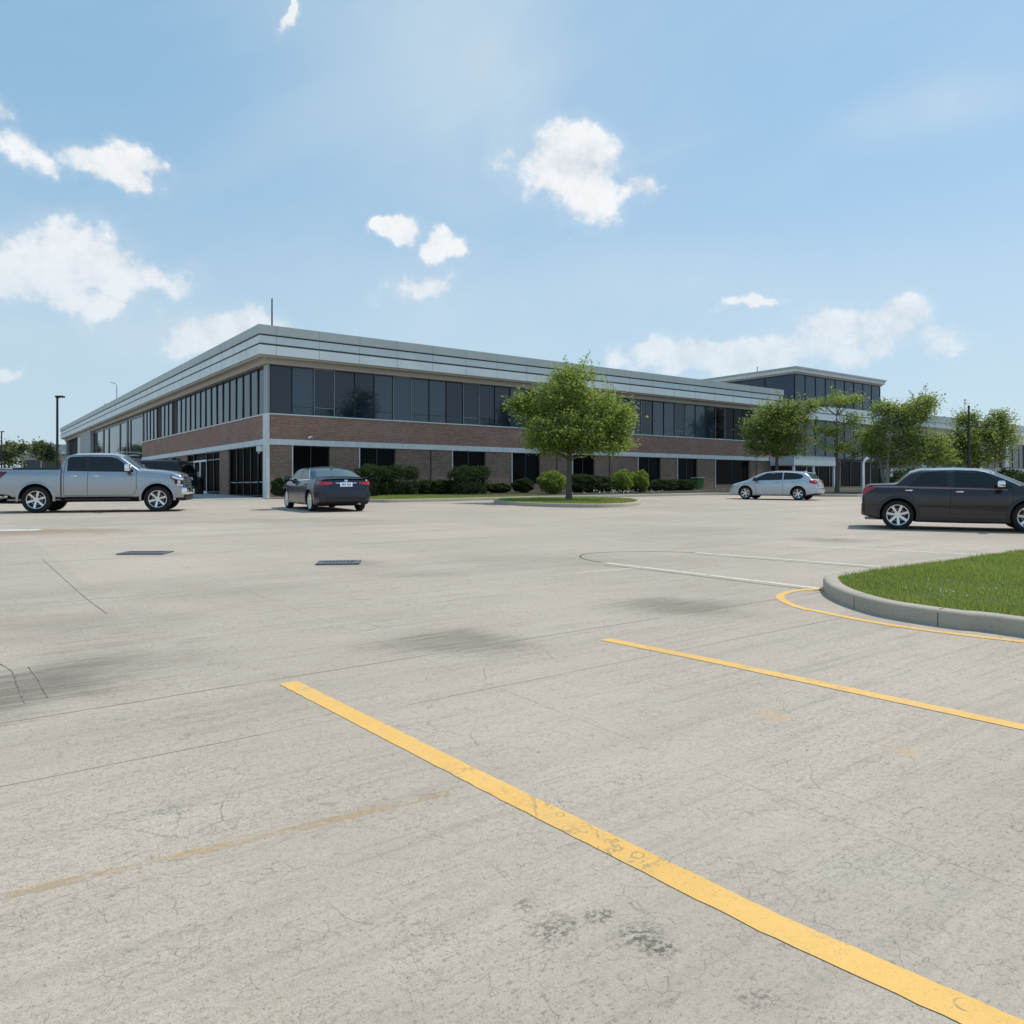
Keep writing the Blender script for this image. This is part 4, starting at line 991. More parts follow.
class Car:
    def __init__(c, name, label, cat, sp, group=None):
        c.sp = sp; c.L = sp['L']; c.xm = c.L / 2
        c.root = empty(name, (0, 0, 0), 0, label, cat, group)
        c.body()
    def hw(c, x, z):
        sp = c.sp; w = smooth_curve(sp['plan'], x, .03); zb = interp(sp['belt'], x)
        zr = min(z, zb); q = (zr - sp.get('zc', .62)) / .5
        y = w * (1 - sp.get('barrel', .035) * q * q)
        sh = sp.get('shoulder', 0)
        if sh and z > zb - .09: t_ = min(1.0, (z - zb + .09) / .08); y -= sh * t_ * t_ * (3 - 2 * t_)
        if z > zb: y -= (z - zb) * sp.get('tumble', .30) + max(0, z - zb - .0) ** 2 * .10
        return y
    def section(c, x, ns=12, nr=5, nt_=6):
        sp = c.sp; zb = interp(sp['bot'], x); zt = smooth_curve(sp['top'], x, sp.get('sm', .03)); cr = interp(sp['crown'], x)
        zt = max(zt, zb + .06); zte = zt - min(cr, (zt - zb) * .3); rr = min(interp(sp['rad'], x), (zte - zb) * .45)
        pts = [(0, zb)]
        y0 = c.hw(x, zb); pts.append((y0 * .86, zb)); pts.append((y0 * .97, zb + .015))
        zs = zte - rr
        for k in range(ns + 1):
            z = zb + .05 + (zs - zb - .05) * k / ns if zs > zb + .06 else zb + .03 + (zs - zb - .03) * k / ns
            pts.append((c.hw(x, z), z))
        yw = pts[-1][1 - 1]; rx = min(rr * 1.15, yw * .8)
        for k in range(1, nr + 1):
            a = math.pi / 2 * k / nr; pts.append((yw - rx + rx * math.cos(a), zs + rr * math.sin(a)))
        ye = yw - rx
        for k in range(1, nt_ + 1):
            f = 1 - k / nt_; pts.append((ye * f, zt - (zt - zte) * f * f))
        return pts
    def body(c):
        sp = c.sp; L = c.L; xs = set()
        n = 96
        for i in range(n + 1): xs.add(round(L * i / n, 4))
        for l in ('top', 'plan'):
            for p in sp[l]: xs.add(round(min(max(p[0], 0), L), 4))
        xs = sorted(xs); secs = [c.section(x) for x in xs]; K = len(secs[0])
        vs = []; fs = []; mi = []
        for x, s in zip(xs, secs):
            for y, z in s: vs.append((x - c.xm, y, z))
            for y, z in s: vs.append((x - c.xm, -y, z))
        W = 2 * K
        for i in range(len(xs) - 1):
            for k in range(K - 1):
                a = i * W + k; b = (i + 1) * W + k
                fs.append((a, b, b + 1, a + 1)); fs.append((a + K, a + K + 1, b + K + 1, b + K))
                mi += [1, 1] if k < 2 else [0, 0]
        for i, flip in ((0, 0), (len(xs) - 1, 1)):
            f = [i * W + k for k in range(K)] + [i * W + K + k for k in range(K - 1, -1, -1)]
            fs.append(tuple(f if flip else f[::-1])); mi.append(0)
        me = bpy.data.meshes.new('body'); me.from_pydata(vs, [], fs)
        me.materials.append(M[sp['paint']]); me.materials.append(M['under'])
        me.polygons.foreach_set('material_index', mi); me.update()
        bm = bmesh.new(); bm.from_mesh(me); bmesh.ops.remove_doubles(bm, verts=bm.verts, dist=.0008)
        bmesh.ops.dissolve_degenerate(bm, edges=bm.edges, dist=.0004); bmesh.ops.recalc_face_normals(bm, faces=bm.faces)
        bm.to_mesh(me); c.bvh = BVHTree.FromBMesh(bm); bm.free()
        # wheel arches (and a pickup's load bed) are cut out
        cut = MB()
        for x in sp['axles']:
            for s in (-1, 1):
                wq = c.hw(x, .5); ra = sp['rt'] + sp.get('gap', .055)
                cut.lathe([(0, s * (wq - .34)), (ra, s * (wq - .34)), (ra, s * (wq + .3)), (0, s * (wq + .3))], 'under', 40, 'y', (x - c.xm, 0, sp['rt'] + sp.get('archup', .01)))
        if 'bed' in sp:
            x0, x1, yb_, z0 = sp['bed']; cut.box((x0 - c.xm, -yb_, z0), (x1 - c.xm, yb_, 3), 'under')
        ob = bpy.data.objects.new('body_tmp', me); COL.objects.link(ob)
        co = cut.build('cut_tmp')
        bmm = bmesh.new(); bmm.from_mesh(co.data); bmesh.ops.remove_doubles(bmm, verts=bmm.verts, dist=.0005); bmesh.ops.recalc_face_normals(bmm, faces=bmm.faces); bmm.to_mesh(co.data); bmm.free()
        md = ob.modifiers.new('b', 'BOOLEAN'); md.operation = 'DIFFERENCE'; md.object = co; md.solver = 'EXACT'; md.material_mode = 'TRANSFER'
        bpy.context.view_layer.update(); dg = bpy.context.evaluated_depsgraph_get()
        nm = bpy.data.meshes.new_from_object(ob.evaluated_get(dg)); nm.name = 'body'
        bpy.data.objects.remove(ob); bpy.data.objects.remove(co)
        for p in nm.polygons: p.use_smooth = True
        nm.set_sharp_from_angle(angle=math.radians(32))
        c.bodyob = bpy.data.objects.new('body', nm); COL.objects.link(c.bodyob); c.bodyob.parent = c.root
    def ray(c, axis, a, b, s=1):
        if axis == 'side': o, d = Vector((a - c.xm, 4 * s, b)), Vector((0, -s, 0))
        elif axis == 'top': o, d = Vector((a - c.xm, b, 5)), Vector((0, 0, -1))
        elif axis == 'front': o, d = Vector((9, a, b)), Vector((-1, 0, 0))
        else: o, d = Vector((-9, a, b)), Vector((1, 0, 0))
        h, n, i, _ = c.bvh.ray_cast(o, d)
        if h is None: return None, None
        if n.dot(d) > 0: n = -n
        return h, n
    def panel(c, name, axis, strips, key, eps=.006, s=1, nu=10, nv=6, parent=None, mb=None):
        """a thin part that lies on the body: strips (a, lo, hi) resampled and cast onto the surface"""
        own = mb is None; mb = mb or MB()
        N = [strips[0][0] + (strips[-1][0] - strips[0][0]) * i / nu for i in range(nu + 1)] if nu else [p[0] for p in strips]
        xs = sorted(set(N) | set(p[0] for p in strips)) if strips[0][0] < strips[-1][0] else sorted(set(N) | set(p[0] for p in strips), reverse=True)
        lo = [(p[0], p[1]) for p in strips]; hi = [(p[0], p[2]) for p in strips]
        if lo[0][0] > lo[-1][0]: lo.reverse(); hi.reverse()
        grid = []
        for a in xs:
            row = []
            for j in range(nv + 1):
                b = interp(lo, a) + (interp(hi, a) - interp(lo, a)) * j / nv
                h, n = c.ray(axis, a, b, s)
                row.append(None if h is None else (h + n * eps, h - n * .015))
            grid.append(row)
        vs = []; idx = {}
        for i, row in enumerate(grid):
            for j, q in enumerate(row):
                if q: idx[i, j] = len(vs); vs += [q[0], q[1]]
        fs = []
        I, J = len(grid), nv + 1
        for i in range(I - 1):
            for j in range(J - 1):
                kk = [(i, j), (i + 1, j), (i + 1, j + 1), (i, j + 1)]
                if all(q in idx for q in kk): fs.append(tuple(idx[q] for q in kk))
        def skirt(q0, q1):
            if q0 in idx and q1 in idx: fs.append((idx[q0], idx[q1], idx[q1] + 1, idx[q0] + 1))
        for i in range(I - 1): skirt((i, 0), (i + 1, 0)); skirt((i, J - 1), (i + 1, J - 1))
        for j in range(J - 1): skirt((0, j), (0, j + 1)); skirt((I - 1, j), (I - 1, j + 1))
        mb.add(vs, fs, key)
        if own: return mb.build(name, parent or c.root, smooth=45)
        return mb
    def seam(c, mb, pts, w=.008, s=1, key='seam_dark', eps=.0025):
        """thin line on the body's side through (x, z) points"""
        ps = []
        for (a, b), (d, e) in zip(pts, pts[1:]):
            n = max(2, int(math.hypot(d - a, e - b) / .06))
            for k in range(n): ps.append((a + (d - a) * k / n, b + (e - b) * k / n))
        ps.append(pts[-1]); vs = []; fs = []
        for i, (x, z) in enumerate(ps):
            p0 = ps[max(0, i - 1)]; p1 = ps[min(len(ps) - 1, i + 1)]; dx, dz = p1[0] - p0[0], p1[1] - p0[1]; l = math.hypot(dx, dz) or 1
            nx, nz = -dz / l * w / 2, dx / l * w / 2
            for sg in (1, -1):
                h, n = c.ray('side', x + nx * sg, z + nz * sg, s)
                if h is None: h = Vector((x - c.xm, s * c.hw(x, z), z)); n = Vector((0, s, 0))
                vs.append(h + n * eps)
        for i in range(len(ps) - 1): fs.append((2 * i, 2 * i + 1, 2 * i + 3, 2 * i + 2))
        mb.add(vs, fs, key)
    def arch(c, x, s, key, wid=.05, proud=.02, name='wheel_arch_trim', a0=-8, a1=188, grow=.0):
        ra = c.sp['rt'] + c.sp.get('gap', .055) - .004 + grow; zc = c.sp['rt'] + c.sp.get('archup', .01); mb = MB(); vs = []; n = 26
        for i in range(n + 1):
            a = math.radians(a0 + (a1 - a0) * i / n)
            for (r, pr) in ((ra, -.05), (ra, proud), (ra + wid * .8, proud * .9), (ra + wid, -.004)):
                xx_, zz_ = x + math.cos(a) * r, zc + math.sin(a) * r
                zz2 = max(zz_, .2)
                h, nn = c.ray('side', xx_, max(zz2, interp(c.sp['bot'], xx_) + .03), s)
                y = (abs(h.y) if h is not None else c.hw(xx_, zz2))
                vs.append((xx_ - c.xm, s * (y + pr), zz2))
        fs = [(i * 4 + k, (i + 1) * 4 + k, (i + 1) * 4 + k + 1, i * 4 + k + 1) for i in range(n) for k in range(3)]
        mb.add(vs, fs, key); return mb.build(name, c.root, smooth=60)
    def wheels(c, rr, spokes, style=0, width=.25, inset=.02):
        for x in c.sp['axles']:
            for s in (1, -1):
                y = s * (c.hw(x, .5) - width / 2 - inset + c.sp.get('flare', 0)); make_wheel(c.root, (x - c.xm, y, c.sp['rt']), s, c.sp['rt'], rr, width, spokes, style)
    def mirror(c, x, z, key, s, size=(.17, .24, .18), parent=None):
        y = c.hw(x, z) * s; mb = MB(); a, b, h = size
        mb.box((x - c.xm - a / 2, y + s * .06, z), (x - c.xm + a / 2, y + s * (.06 + b), z + h), key)
        o = mb.build('mirror', c.root, bevel=.045, smooth=50)
        m2 = MB(); m2.tube([(x - c.xm + .02, y - s * .03, z + .0), (x - c.xm, y + s * .12, z + .03)], .03, 'black_plastic', 6)
        m2.box((x - c.xm - a / 2 - .004, y + s * .085, z + .03), (x - c.xm - a / 2 + .02, y + s * (.03 + b), z + h - .03), 'screen_glass')
        m2.box((x - c.xm - a / 2 + .02, y + s * .075, z - .03), (x - c.xm + a / 2 - .03, y + s * (.04 + b), z + .015), 'black_plastic'); m2.build('mirror_arm', o)
    def handle(c, x, z, s, key='chrome', ln=.17):
        h, n = c.ray('side', x, z, s); mb = MB()
        y = h.y
        mb.tube([(x - c.xm - ln / 2, y + s * .0, z), (x - c.xm - ln / 2 + .02, y + s * .035, z), (x - c.xm + ln / 2 - .02, y + s * .035, z), (x - c.xm + ln / 2, y, z)], .016, key, 6); return mb.build('door_handle', c.root, smooth=50)
    def place(c, near_rear, ang, side, scale=1.0):
        """stand the car so that its rear wheel on the given side touches near_rear, heading ang"""
        x = c.sp['axles'][0] - c.xm; y = side * (c.hw(c.sp['axles'][0], .5) - .13)
        off = Matrix.Rotation(ang, 3, 'Z') @ Vector((x * scale, y * scale, 0))
        p = Vector((near_rear.x - off.x, near_rear.y - off.y, 0)); p.z = gz(p.y)
        c.root.location = p; c.root.rotation_euler = (TILT @ Matrix.Rotation(ang, 3, 'Z')).to_euler(); c.root.scale = (scale,) * 3
def both(fn):
    for s in (1, -1): fn(s)

# ---- silver crew-cab pickup
def pickup():
    L = 5.68
    sp = dict(L=L, paint='silver', shoulder=.03, rt=.425, axles=(1.25, 4.83), gap=.07, archup=.03, zc=.85, barrel=.03, tumble=.22, sm=.02, flare=.0,
        top=[(0, 1.36), (.03, 1.42), (1.97, 1.43), (1.985, 1.44), (2.02, 1.66), (2.10, 1.88), (2.30, 1.935), (2.8, 1.955), (3.45, 1.945), (3.68, 1.90), (4.25, 1.475), (4.33, 1.435), (4.9, 1.395), (5.3, 1.345), (5.52, 1.285), (5.63, 1.15), (5.66, .9), (L, .82)],
        bot=[(0, .60), (.5, .55), (.6, .48), (4.2, .47), (4.3, .48), (5.2, .44), (L, .46)],
        plan=[(0, .955), (.06, .985), (.3, 1.0), (4.0, 1.0), (4.9, .995), (5.35, .975), (5.55, .92), (5.65, .85), (L, .78)],
        belt=[(0, 1.33), (2.0, 1.33), (4.2, 1.30), (L, 1.15)], crown=[(0, .01), (1.9, .01), (2.1, .05), (3.6, .05), (4.3, .05), (L, .05)],
        rad=[(0, .05), (1.95, .05), (2.1, .12), (3.6, .11), (4.3, .12), (5.6, .12), (L, .08)], bed=(.10, 1.93, .84, .95))
    c = Car('pickup_truck', 'silver crew-cab pickup truck parked side-on at the left', 'pickup truck', sp)
    def sidework(s):
        c.panel('side_window', 'side', [(2.15, 1.37, 1.74), (2.22, 1.365, 1.80), (2.3, 1.365, 1.81), (2.70, 1.355, 1.825)], 'car_glass', s=s)
        c.panel('side_window', 'side', [(2.78, 1.355, 1.825), (3.42, 1.345, 1.815), (3.62, 1.34, 1.76), (4.02, 1.335, 1.46), (4.10, 1.335, 1.39)], 'car_glass', s=s, nu=14)
        c.panel('window_pillar', 'side', [(2.70, 1.356, 1.825), (2.78, 1.355, 1.825)], 'black_plastic', s=s, nu=2)
        mb = MB()
        for pts in ([(2.06, .56), (2.06, 1.34), (2.12, 1.80), (2.2, 1.86), (3.45, 1.87), (3.64, 1.80), (4.2, 1.37), (4.2, .75), (4.12, .56), (2.06, .56)], [(2.74, .56), (2.76, 1.34)]): c.seam(mb, pts, .012, s)
        c.seam(mb, [(2.15, 1.36), (2.9, 1.345), (4.1, 1.33)], .02, s, 'black_plastic', .004)
        mb.build('door_seams', c.root)
        gapb = MB(); c.seam(gapb, [(1.98, .54), (1.985, 1.42)], .035, s); gapb.build('bed_gap', c.root)
        cr = MB(); c.seam(cr, [(2.10, .80), (4.18, .80)], .012, s, 'galv', .003); c.seam(cr, [(.05, 1.20), (1.95, 1.22), (3.0, 1.20), (4.9, 1.19)], .010, s, 'galv', .002); cr.build('crease', c.root)
        c.handle(2.33, 1.18, s); c.handle(2.98, 1.18, s)
        for x in sp['axles']: c.arch(x, s, 'silver', .075, .018)
        hl = c.panel('headlight', 'side', [(5.24, 1.12, 1.22), (5.40, .90, 1.19), (5.52, .84, 1.16), (5.62, .84, 1.10)], 'black_plastic', s=s, eps=.012)
        c.panel('headlight_strip', 'side', [(5.27, 1.13, 1.20), (5.40, 1.08, 1.17), (5.60, 1.04, 1.11)], 'clear_lens', s=s, eps=.02, parent=hl)
        c.panel('headlight_strip', 'side', [(5.42, .87, .93), (5.60, .85, .90)], 'clear_lens', s=s, eps=.02, parent=hl)
        c.panel('headlight_strip', 'side', [(5.45, .94, 1.04), (5.53, .93, 1.04)], 'clear_lens', s=s, eps=.02, parent=hl)
        c.panel('indicator', 'side', [(5.28, 1.09, 1.12), (5.36, .96, 1.02)], 'amber_lens', s=s, eps=.018, nu=4, nv=2, parent=hl)
        c.panel('tail_light', 'side', [(0.015, .92, 1.33), (.14, .98, 1.33), (.30, 1.15, 1.325), (.44, 1.28, 1.32)], 'dark_red_lens', s=s, eps=.012)
        st = MB(); st.box((2.1 - c.xm, s * .93, .40), (4.05 - c.xm, s * 1.04, .46), 'black_plastic'); st.tube([(2.3 - c.xm, s * .7, .55), (2.3 - c.xm, s * .98, .42)], .03, 'black_plastic', 6); st.tube([(3.8 - c.xm, s * .7, .55), (3.8 - c.xm, s * .98, .42)], .03, 'black_plastic', 6); st.build('running_board', c.root, bevel=.015)
        mb = MB(); mb.lathe([(0, s * .0), (.07, s * .0), (.075, s * -.02)], 'silver', 16, 'y', (.98 - c.xm, s * (c.hw(.98, 1.15) + .003), 1.15)); mb.build('fuel_cap', c.root)
    both(sidework)
    for s in (1, -1): c.mirror(3.98, 1.34, 'chrome', s, (.16, .30, .24))
    c.panel('windscreen', 'top', [(3.74, -.70, .70), (4.26, -.82, .82)], 'screen_glass', nu=8, nv=10)
    c.panel('rear_window', 'rear', [(-.62, 1.52, 1.82), (.62, 1.52, 1.82)], 'car_glass')
    g = MB(); c.panel('', 'front', [(-.58, .84, 1.16), (.58, .84, 1.16)], 'black_plastic', .02, mb=g)
    for z in (.90, .98, 1.06): c.panel('', 'front', [(-.56, z, z + .035), (.56, z, z + .035)], 'chrome', .035, nv=1, mb=g)
    g.build('grille', c.root)
    b = MB(); b.box((5.46 - c.xm, -.90, .56), (5.75 - c.xm, .90, .80), 'chrome'); bo = b.build('front_bumper', c.root, bevel=.05, smooth=50)
    b = MB(); b.box((5.4 - c.xm, -.84, .36), (5.70 - c.xm, .80, .57), 'black_plastic'); b.build('front_valance', c.root, bevel=.04)
    for s in (1, -1):
        b = MB(); b.lathe([(0, .0), (.06, .0), (.075, -.03)], 'clear_lens', 14, 'y'); q = b.build('fog_light', bo); q.location = (5.755 - c.xm, s * .66, .67); q.rotation_euler = (0, 0, -math.pi / 2)
    b = MB(); b.box((-.12 - c.xm, -.92, .50), (.12 - c.xm, .92, .70), 'chrome'); b.build('rear_bumper', c.root, bevel=.04)
    b = MB(); b.box((.3 - c.xm, -.5, .36), (5.3 - c.xm, -.35, .55), 'under'); b.box((.3 - c.xm, .35, .36), (5.3 - c.xm, .5, .55), 'under'); b.box((1.15 - c.xm, -.8, .36), (1.35 - c.xm, .8, .48), 'under'); b.box((4.7 - c.xm, -.8, .34), (4.95 - c.xm, .8, .46), 'under'); b.box((1.9 - c.xm, -.72, .34), (4.2 - c.xm, .72, .5), 'under')
    b.tube([(.35 - c.xm, -.62, .42), (2.2 - c.xm, -.55, .42)], .04, 'galv', 8); b.build('chassis', c.root)
    b = MB(); b.box((.02 - c.xm, -.97, 1.425), (1.95 - c.xm, -.85, 1.455), 'black_plastic'); b.box((.02 - c.xm, .85, 1.425), (1.95 - c.xm, .97, 1.455), 'black_plastic'); b.build('bed_rail', c.root, bevel=.01)
    c.panel('number_plate', 'rear', [(-.17, .80, .90), (.17, .80, .90)], 'plate', .01)
    c.wheels(.285, 6, 0, .28)
    return c

# ---- generic car built from a spec
def carkit(name, label, cat, sp, win, opts, group=None):
    c = Car(name, label, cat, sp, group)
    def sidework(s):
        for wst in win['side']: c.panel('side_window', 'side', wst, 'car_glass', s=s, nu=12)
        if 'surround' in win:
            tr2 = MB()
            for pts in win['surround']: c.seam(tr2, pts, .022, s, opts.get('trim', 'chrome'), .007)
            tr2.build('window_trim', c.root)
        mb = MB()
        for pts in win['seams']: c.seam(mb, pts, opts.get('sw', .010), s)
        mb.build('door_seams', c.root)
        if 'crease' in win:
            mb = MB()
            for pts in win['crease']: c.seam(mb, pts, .012, s, opts.get('crease_key', 'galv'), .002)
            mb.build('crease', c.root)
        for x, z in win['handles']: c.handle(x, z, s, opts.get('handle_key', 'chrome'))
        for x in sp['axles']: c.arch(x, s, opts['arch_key'], opts.get('arch_w', .05), opts.get('arch_p', .012))
        c.panel('headlight', 'side', win['head'], 'clear_lens', s=s, eps=.008)
        c.panel('tail_light', 'side', win['tail'], opts.get('tail_key', 'red_lens'), s=s, eps=.010)
        if 'tail_rear' in win:
            st = win['tail_rear']; st = [(a * s, b, d) for a, b, d in st]
            if s < 0: st = st[::-1]
            tb = c.panel('tail_light', 'rear', st, opts.get('tail_key', 'red_lens'), eps=.012)
        if 'rocker' in win: c.panel('side_sill', 'side', win['rocker'], opts.get('clad', 'cladding'), s=s, eps=.012, nu=20)
    both(sidework)
    for s in (1, -1): c.mirror(*win['mirror'], opts.get('mirror_key', sp['paint']), s, opts.get('mirror_size', (.15, .22, .15)))
    c.panel('windscreen', 'top', win['screen'], 'screen_glass', nu=10, nv=10)
    if 'backlight' in win: c.panel('rear_window', 'top', win['backlight'], opts.get('rear_glass', 'screen_glass'), nu=10, nv=10)
    if 'rear_win' in win: c.panel('rear_window', 'rear', win['rear_win'], opts.get('rear_glass', 'car_glass'), nu=10)
    c.panel('grille', 'front', win['grille'], 'black_plastic', .01)
    if 'plate' in win:
        z = win['plate']; pl = c.panel('number_plate', 'rear', [(-.20, z, z + .13), (.20, z, z + .13)], 'plate', .02, nu=2, nv=2)
        ink = MB()
        for k_, a in enumerate((-.13, -.085, -.04, .04, .085, .13)): c.panel('', 'rear', [(a - .012, z + .035, z + .095), (a + .012, z + .035, z + .095)], 'plate_ink', .023, nu=1, nv=1, mb=ink)
        ink.build('plate_marks', pl)
    for nm, ax, st, key, e in win.get('extra', []): c.panel(nm, ax, st, key, e)
    b = MB()
    b.box((sp['axles'][0] - .1 - c.xm, -.6, .16), (sp['axles'][0] + .1 - c.xm, .6, .26), 'under'); b.box((sp['axles'][1] - .1 - c.xm, -.6, .16), (sp['axles'][1] + .1 - c.xm, .6, .26), 'under')
    b.tube([(.06 - c.xm, -.45, .25), (1.2 - c.xm, -.4, .24)], .035, 'galv', 8); b.build('chassis', c.root)
    if opts.get('antenna'):
        b = MB(); ax_, az_ = opts['antenna']; b.add([(ax_ - .1 - c.xm, -.02, az_), (ax_ + .1 - c.xm, -.02, az_), (ax_ + .1 - c.xm, .02, az_), (ax_ - .1 - c.xm, .02, az_), (ax_ - .09 - c.xm, 0, az_ + .09)], [(0, 1, 4), (1, 2, 4), (2, 3, 4), (3, 0, 4)], sp['paint']); b.build('antenna', c.root)
    c.wheels(opts['rr'], opts['spokes'], opts.get('style', 0), opts.get('tw', .22))
    return c

def dark_car():
    L = 4.42
    sp = dict(L=L, paint='graphite', shoulder=.045, rt=.36, axles=(.80, 3.54), gap=.05, zc=.62, barrel=.045, tumble=.32,
        top=[(0, .66), (.02, .96), (.06, 1.09), (.2, 1.13), (.72, 1.15), (.80, 1.175), (.93, 1.32), (1.08, 1.445), (1.30, 1.515), (2.15, 1.53), (2.65, 1.505), (2.82, 1.47), (3.58, 1.11), (3.8, 1.06), (4.1, 1.0), (4.3, .90), (4.38, .72), (L, .60)],
        bot=[(0, .34), (.3, .26), (.6, .20), (3.3, .19), (4.0, .19), (L, .26)],
        plan=[(0, .74), (.05, .82), (.2, .90), (.7, .93), (3.4, .93), (3.9, .88), (4.2, .76), (4.36, .60), (L, .5)],
        belt=[(0, 1.0), (.9, 1.03), (3.6, 1.0), (L, .85)], crown=[(0, .02), (.7, .03), (1.2, .05), (L, .05)],
        rad=[(0, .06), (.7, .07), (1.2, .13), (2.7, .12), (3.6, .12), (L, .1)])
    win = dict(side=[[(1.08, 1.085, 1.12), (1.20, 1.085, 1.25), (1.34, 1.08, 1.37), (1.44, 1.078, 1.415), (1.86, 1.07, 1.44)], [(2.02, 1.07, 1.445), (2.46, 1.055, 1.43), (2.62, 1.05, 1.395), (3.04, 1.04, 1.18), (3.2, 1.035, 1.08)]],
        surround=[[(1.04, 1.072), (1.86, 1.055), (3.24, 1.02)], [(2.72, 1.42), (2.98, 1.30), (3.42, 1.085)]],
        seams=[[(1.92, .28), (1.93, 1.05)], [(1.12, .82), (.95, 1.07)], [(1.22, .30), (1.16, .62), (1.12, .82)], [(3.17, .28), (3.2, .9), (3.2, 1.02)], [(1.22, .28), (3.17, .27)], [(.05, .62), (.42, .60)], [(.74, 1.10), (.92, 1.06)]],
        crease=[[(1.26, .42), (2.45, .40), (3.15, .44)]],
        handles=[(1.04, .965), (2.12, .94)], head=[(3.82, .84, .96), (4.05, .80, .92), (4.28, .78, .84)], tail=[(.03, .86, 1.02), (.10, .89, 1.04), (.2, .97, 1.045), (.30, 1.02, 1.05)], tail_rear=[(.42, .88, .99), (.76, .87, 1.0)],
        rocker=[(1.22, .21, .33), (2.2, .20, .32), (3.12, .21, .33)], mirror=(2.94, 1.06), screen=[(2.86, -.56, .56), (3.54, -.70, .70)], backlight=[(.84, -.60, .60), (1.06, -.52, .52)], grille=[(-.5, .45, .7), (.5, .45, .7)], plate=.70,
        extra=[('rear_bumper', 'rear', [(-.80, .35, .60), (.80, .35, .60)], 'cladding', .02)])
    c = carkit('dark_car', 'dark bronze-grey four-door car with low rear deck, cut off by the right edge', 'car', sp, win,
                  dict(arch_key='cladding', arch_w=.075, arch_p=.02, rr=.255, spokes=7, mirror_key='chrome', trim='cladding', crease_key='cladding', mirror_size=(.17, .24, .15)))
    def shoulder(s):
        c.panel('painted_shoulder_sheen', 'side', [(.12, 1.035, 1.07), (.8, 1.03, 1.075), (1.3, 1.015, 1.06), (2.4, 1.00, 1.035), (3.1, .985, 1.01)], 'shoulder_sheen', s=s, eps=.004, nu=24, nv=3)  # strip paints the sky's reflection along the shoulder
        t = MB(); c.seam(t, [(1.5, 1.462), (2.0, 1.472), (2.48, 1.452), (2.66, 1.42), (2.98, 1.285), (3.36, 1.09)], .02, s, 'chrome', .008); t.build('roof_trim', c.root)
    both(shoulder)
    return c
def sedan():
    L = 4.9
    sp = dict(L=L, paint='navy', shoulder=.035, rt=.335, axles=(1.02, 3.88), gap=.045, zc=.62, barrel=.05, tumble=.34,
        top=[(0, .60), (.03, .86), (.07, 1.00), (.12, 1.055), (.55, 1.085), (.80, 1.12), (1.4, 1.345), (1.75, 1.425), (2.2, 1.455), (2.7, 1.44), (3.0, 1.40), (3.75, 1.02), (4.0, .965), (4.5, .86), (4.75, .74), (4.86, .6), (L, .52)],
        bot=[(0, .34), (.3, .24), (.6, .19), (4.2, .18), (L, .24)],
        plan=[(0, .66), (.04, .74), (.15, .84), (.5, .91), (1.2, .925), (3.6, .92), (4.2, .88), (4.6, .76), (4.82, .55), (L, .42)],
        belt=[(0, .96), (1.0, .985), (3.8, .93), (L, .75)], crown=[(0, .02), (.5, .04), (1.4, .05), (3, .05), (4, .05), (L, .05)],
        rad=[(0, .08), (.6, .10), (1.2, .14), (2.9, .13), (3.8, .12), (L, .1)])
    win = dict(side=[[(1.12, 1.03, 1.09), (1.4, 1.025, 1.23), (1.70, 1.02, 1.33), (2.10, 1.01, 1.37)], [(2.18, 1.01, 1.37), (2.65, .995, 1.36), (2.85, .99, 1.32), (3.3, .98, 1.11), (3.45, .978, 1.02)]],
        surround=[[(1.05, 1.02), (2.1, 1.0), (3.5, .965)], [(1.05, 1.04), (1.4, 1.25), (1.7, 1.355), (2.15, 1.395), (2.7, 1.375)]],
        seams=[[(2.14, .24), (2.15, 1.0)], [(1.48, .30), (1.38, .62), (1.2, .80), (1.12, 1.02)], [(3.42, .24), (3.45, .98)], [(1.48, .26), (3.42, .24)]],
        crease=[[(.4, .80), (1.6, .80), (3.6, .76)]], handles=[(1.38, .87), (2.40, .85)], head=[(4.25, .68, .82), (4.5, .64, .78), (4.7, .62, .70)],
        tail=[(.06, .84, .97), (.2, .87, .97), (.40, .91, .96)], tail_rear=[(.42, .885, .925), (.55, .865, .945), (.78, .84, .965)], mirror=(3.3, .98), screen=[(3.04, -.55, .55), (3.74, -.72, .72)], backlight=[(.82, -.70, .70), (1.0, -.66, .66), (1.52, -.54, .54)],
        grille=[(-.4, .35, .55), (.4, .35, .55)], plate=.80,
        extra=[('trunk_strip', 'rear', [(-.34, .90, .925), (.34, .90, .925)], 'chrome', .016), ('bumper_trim', 'rear', [(-.62, .36, .46), (.62, .36, .46)], 'black_plastic', .012), ('emblem', 'rear', [(-.05, .955, 1.005), (.05, .955, 1.005)], 'chrome', .02),
               ('trunk_gap', 'rear', [(-.72, .70, .708), (.72, .70, .708)], 'seam_dark', .004)])
    c = carkit('sedan', 'navy four-door sedan seen from behind, parked before the brick corner', 'car', sp, win,
               dict(arch_key='navy', arch_w=.03, arch_p=.006, rr=.245, spokes=10, antenna=(1.55, 1.40), handle_key='navy', crease_key='navy'))
    b = MB(); b.box((.06 - c.xm, -.72, 1.075), (.24 - c.xm, .72, 1.095), 'navy'); b.build('spoiler', c.root, bevel=.008)
    return c
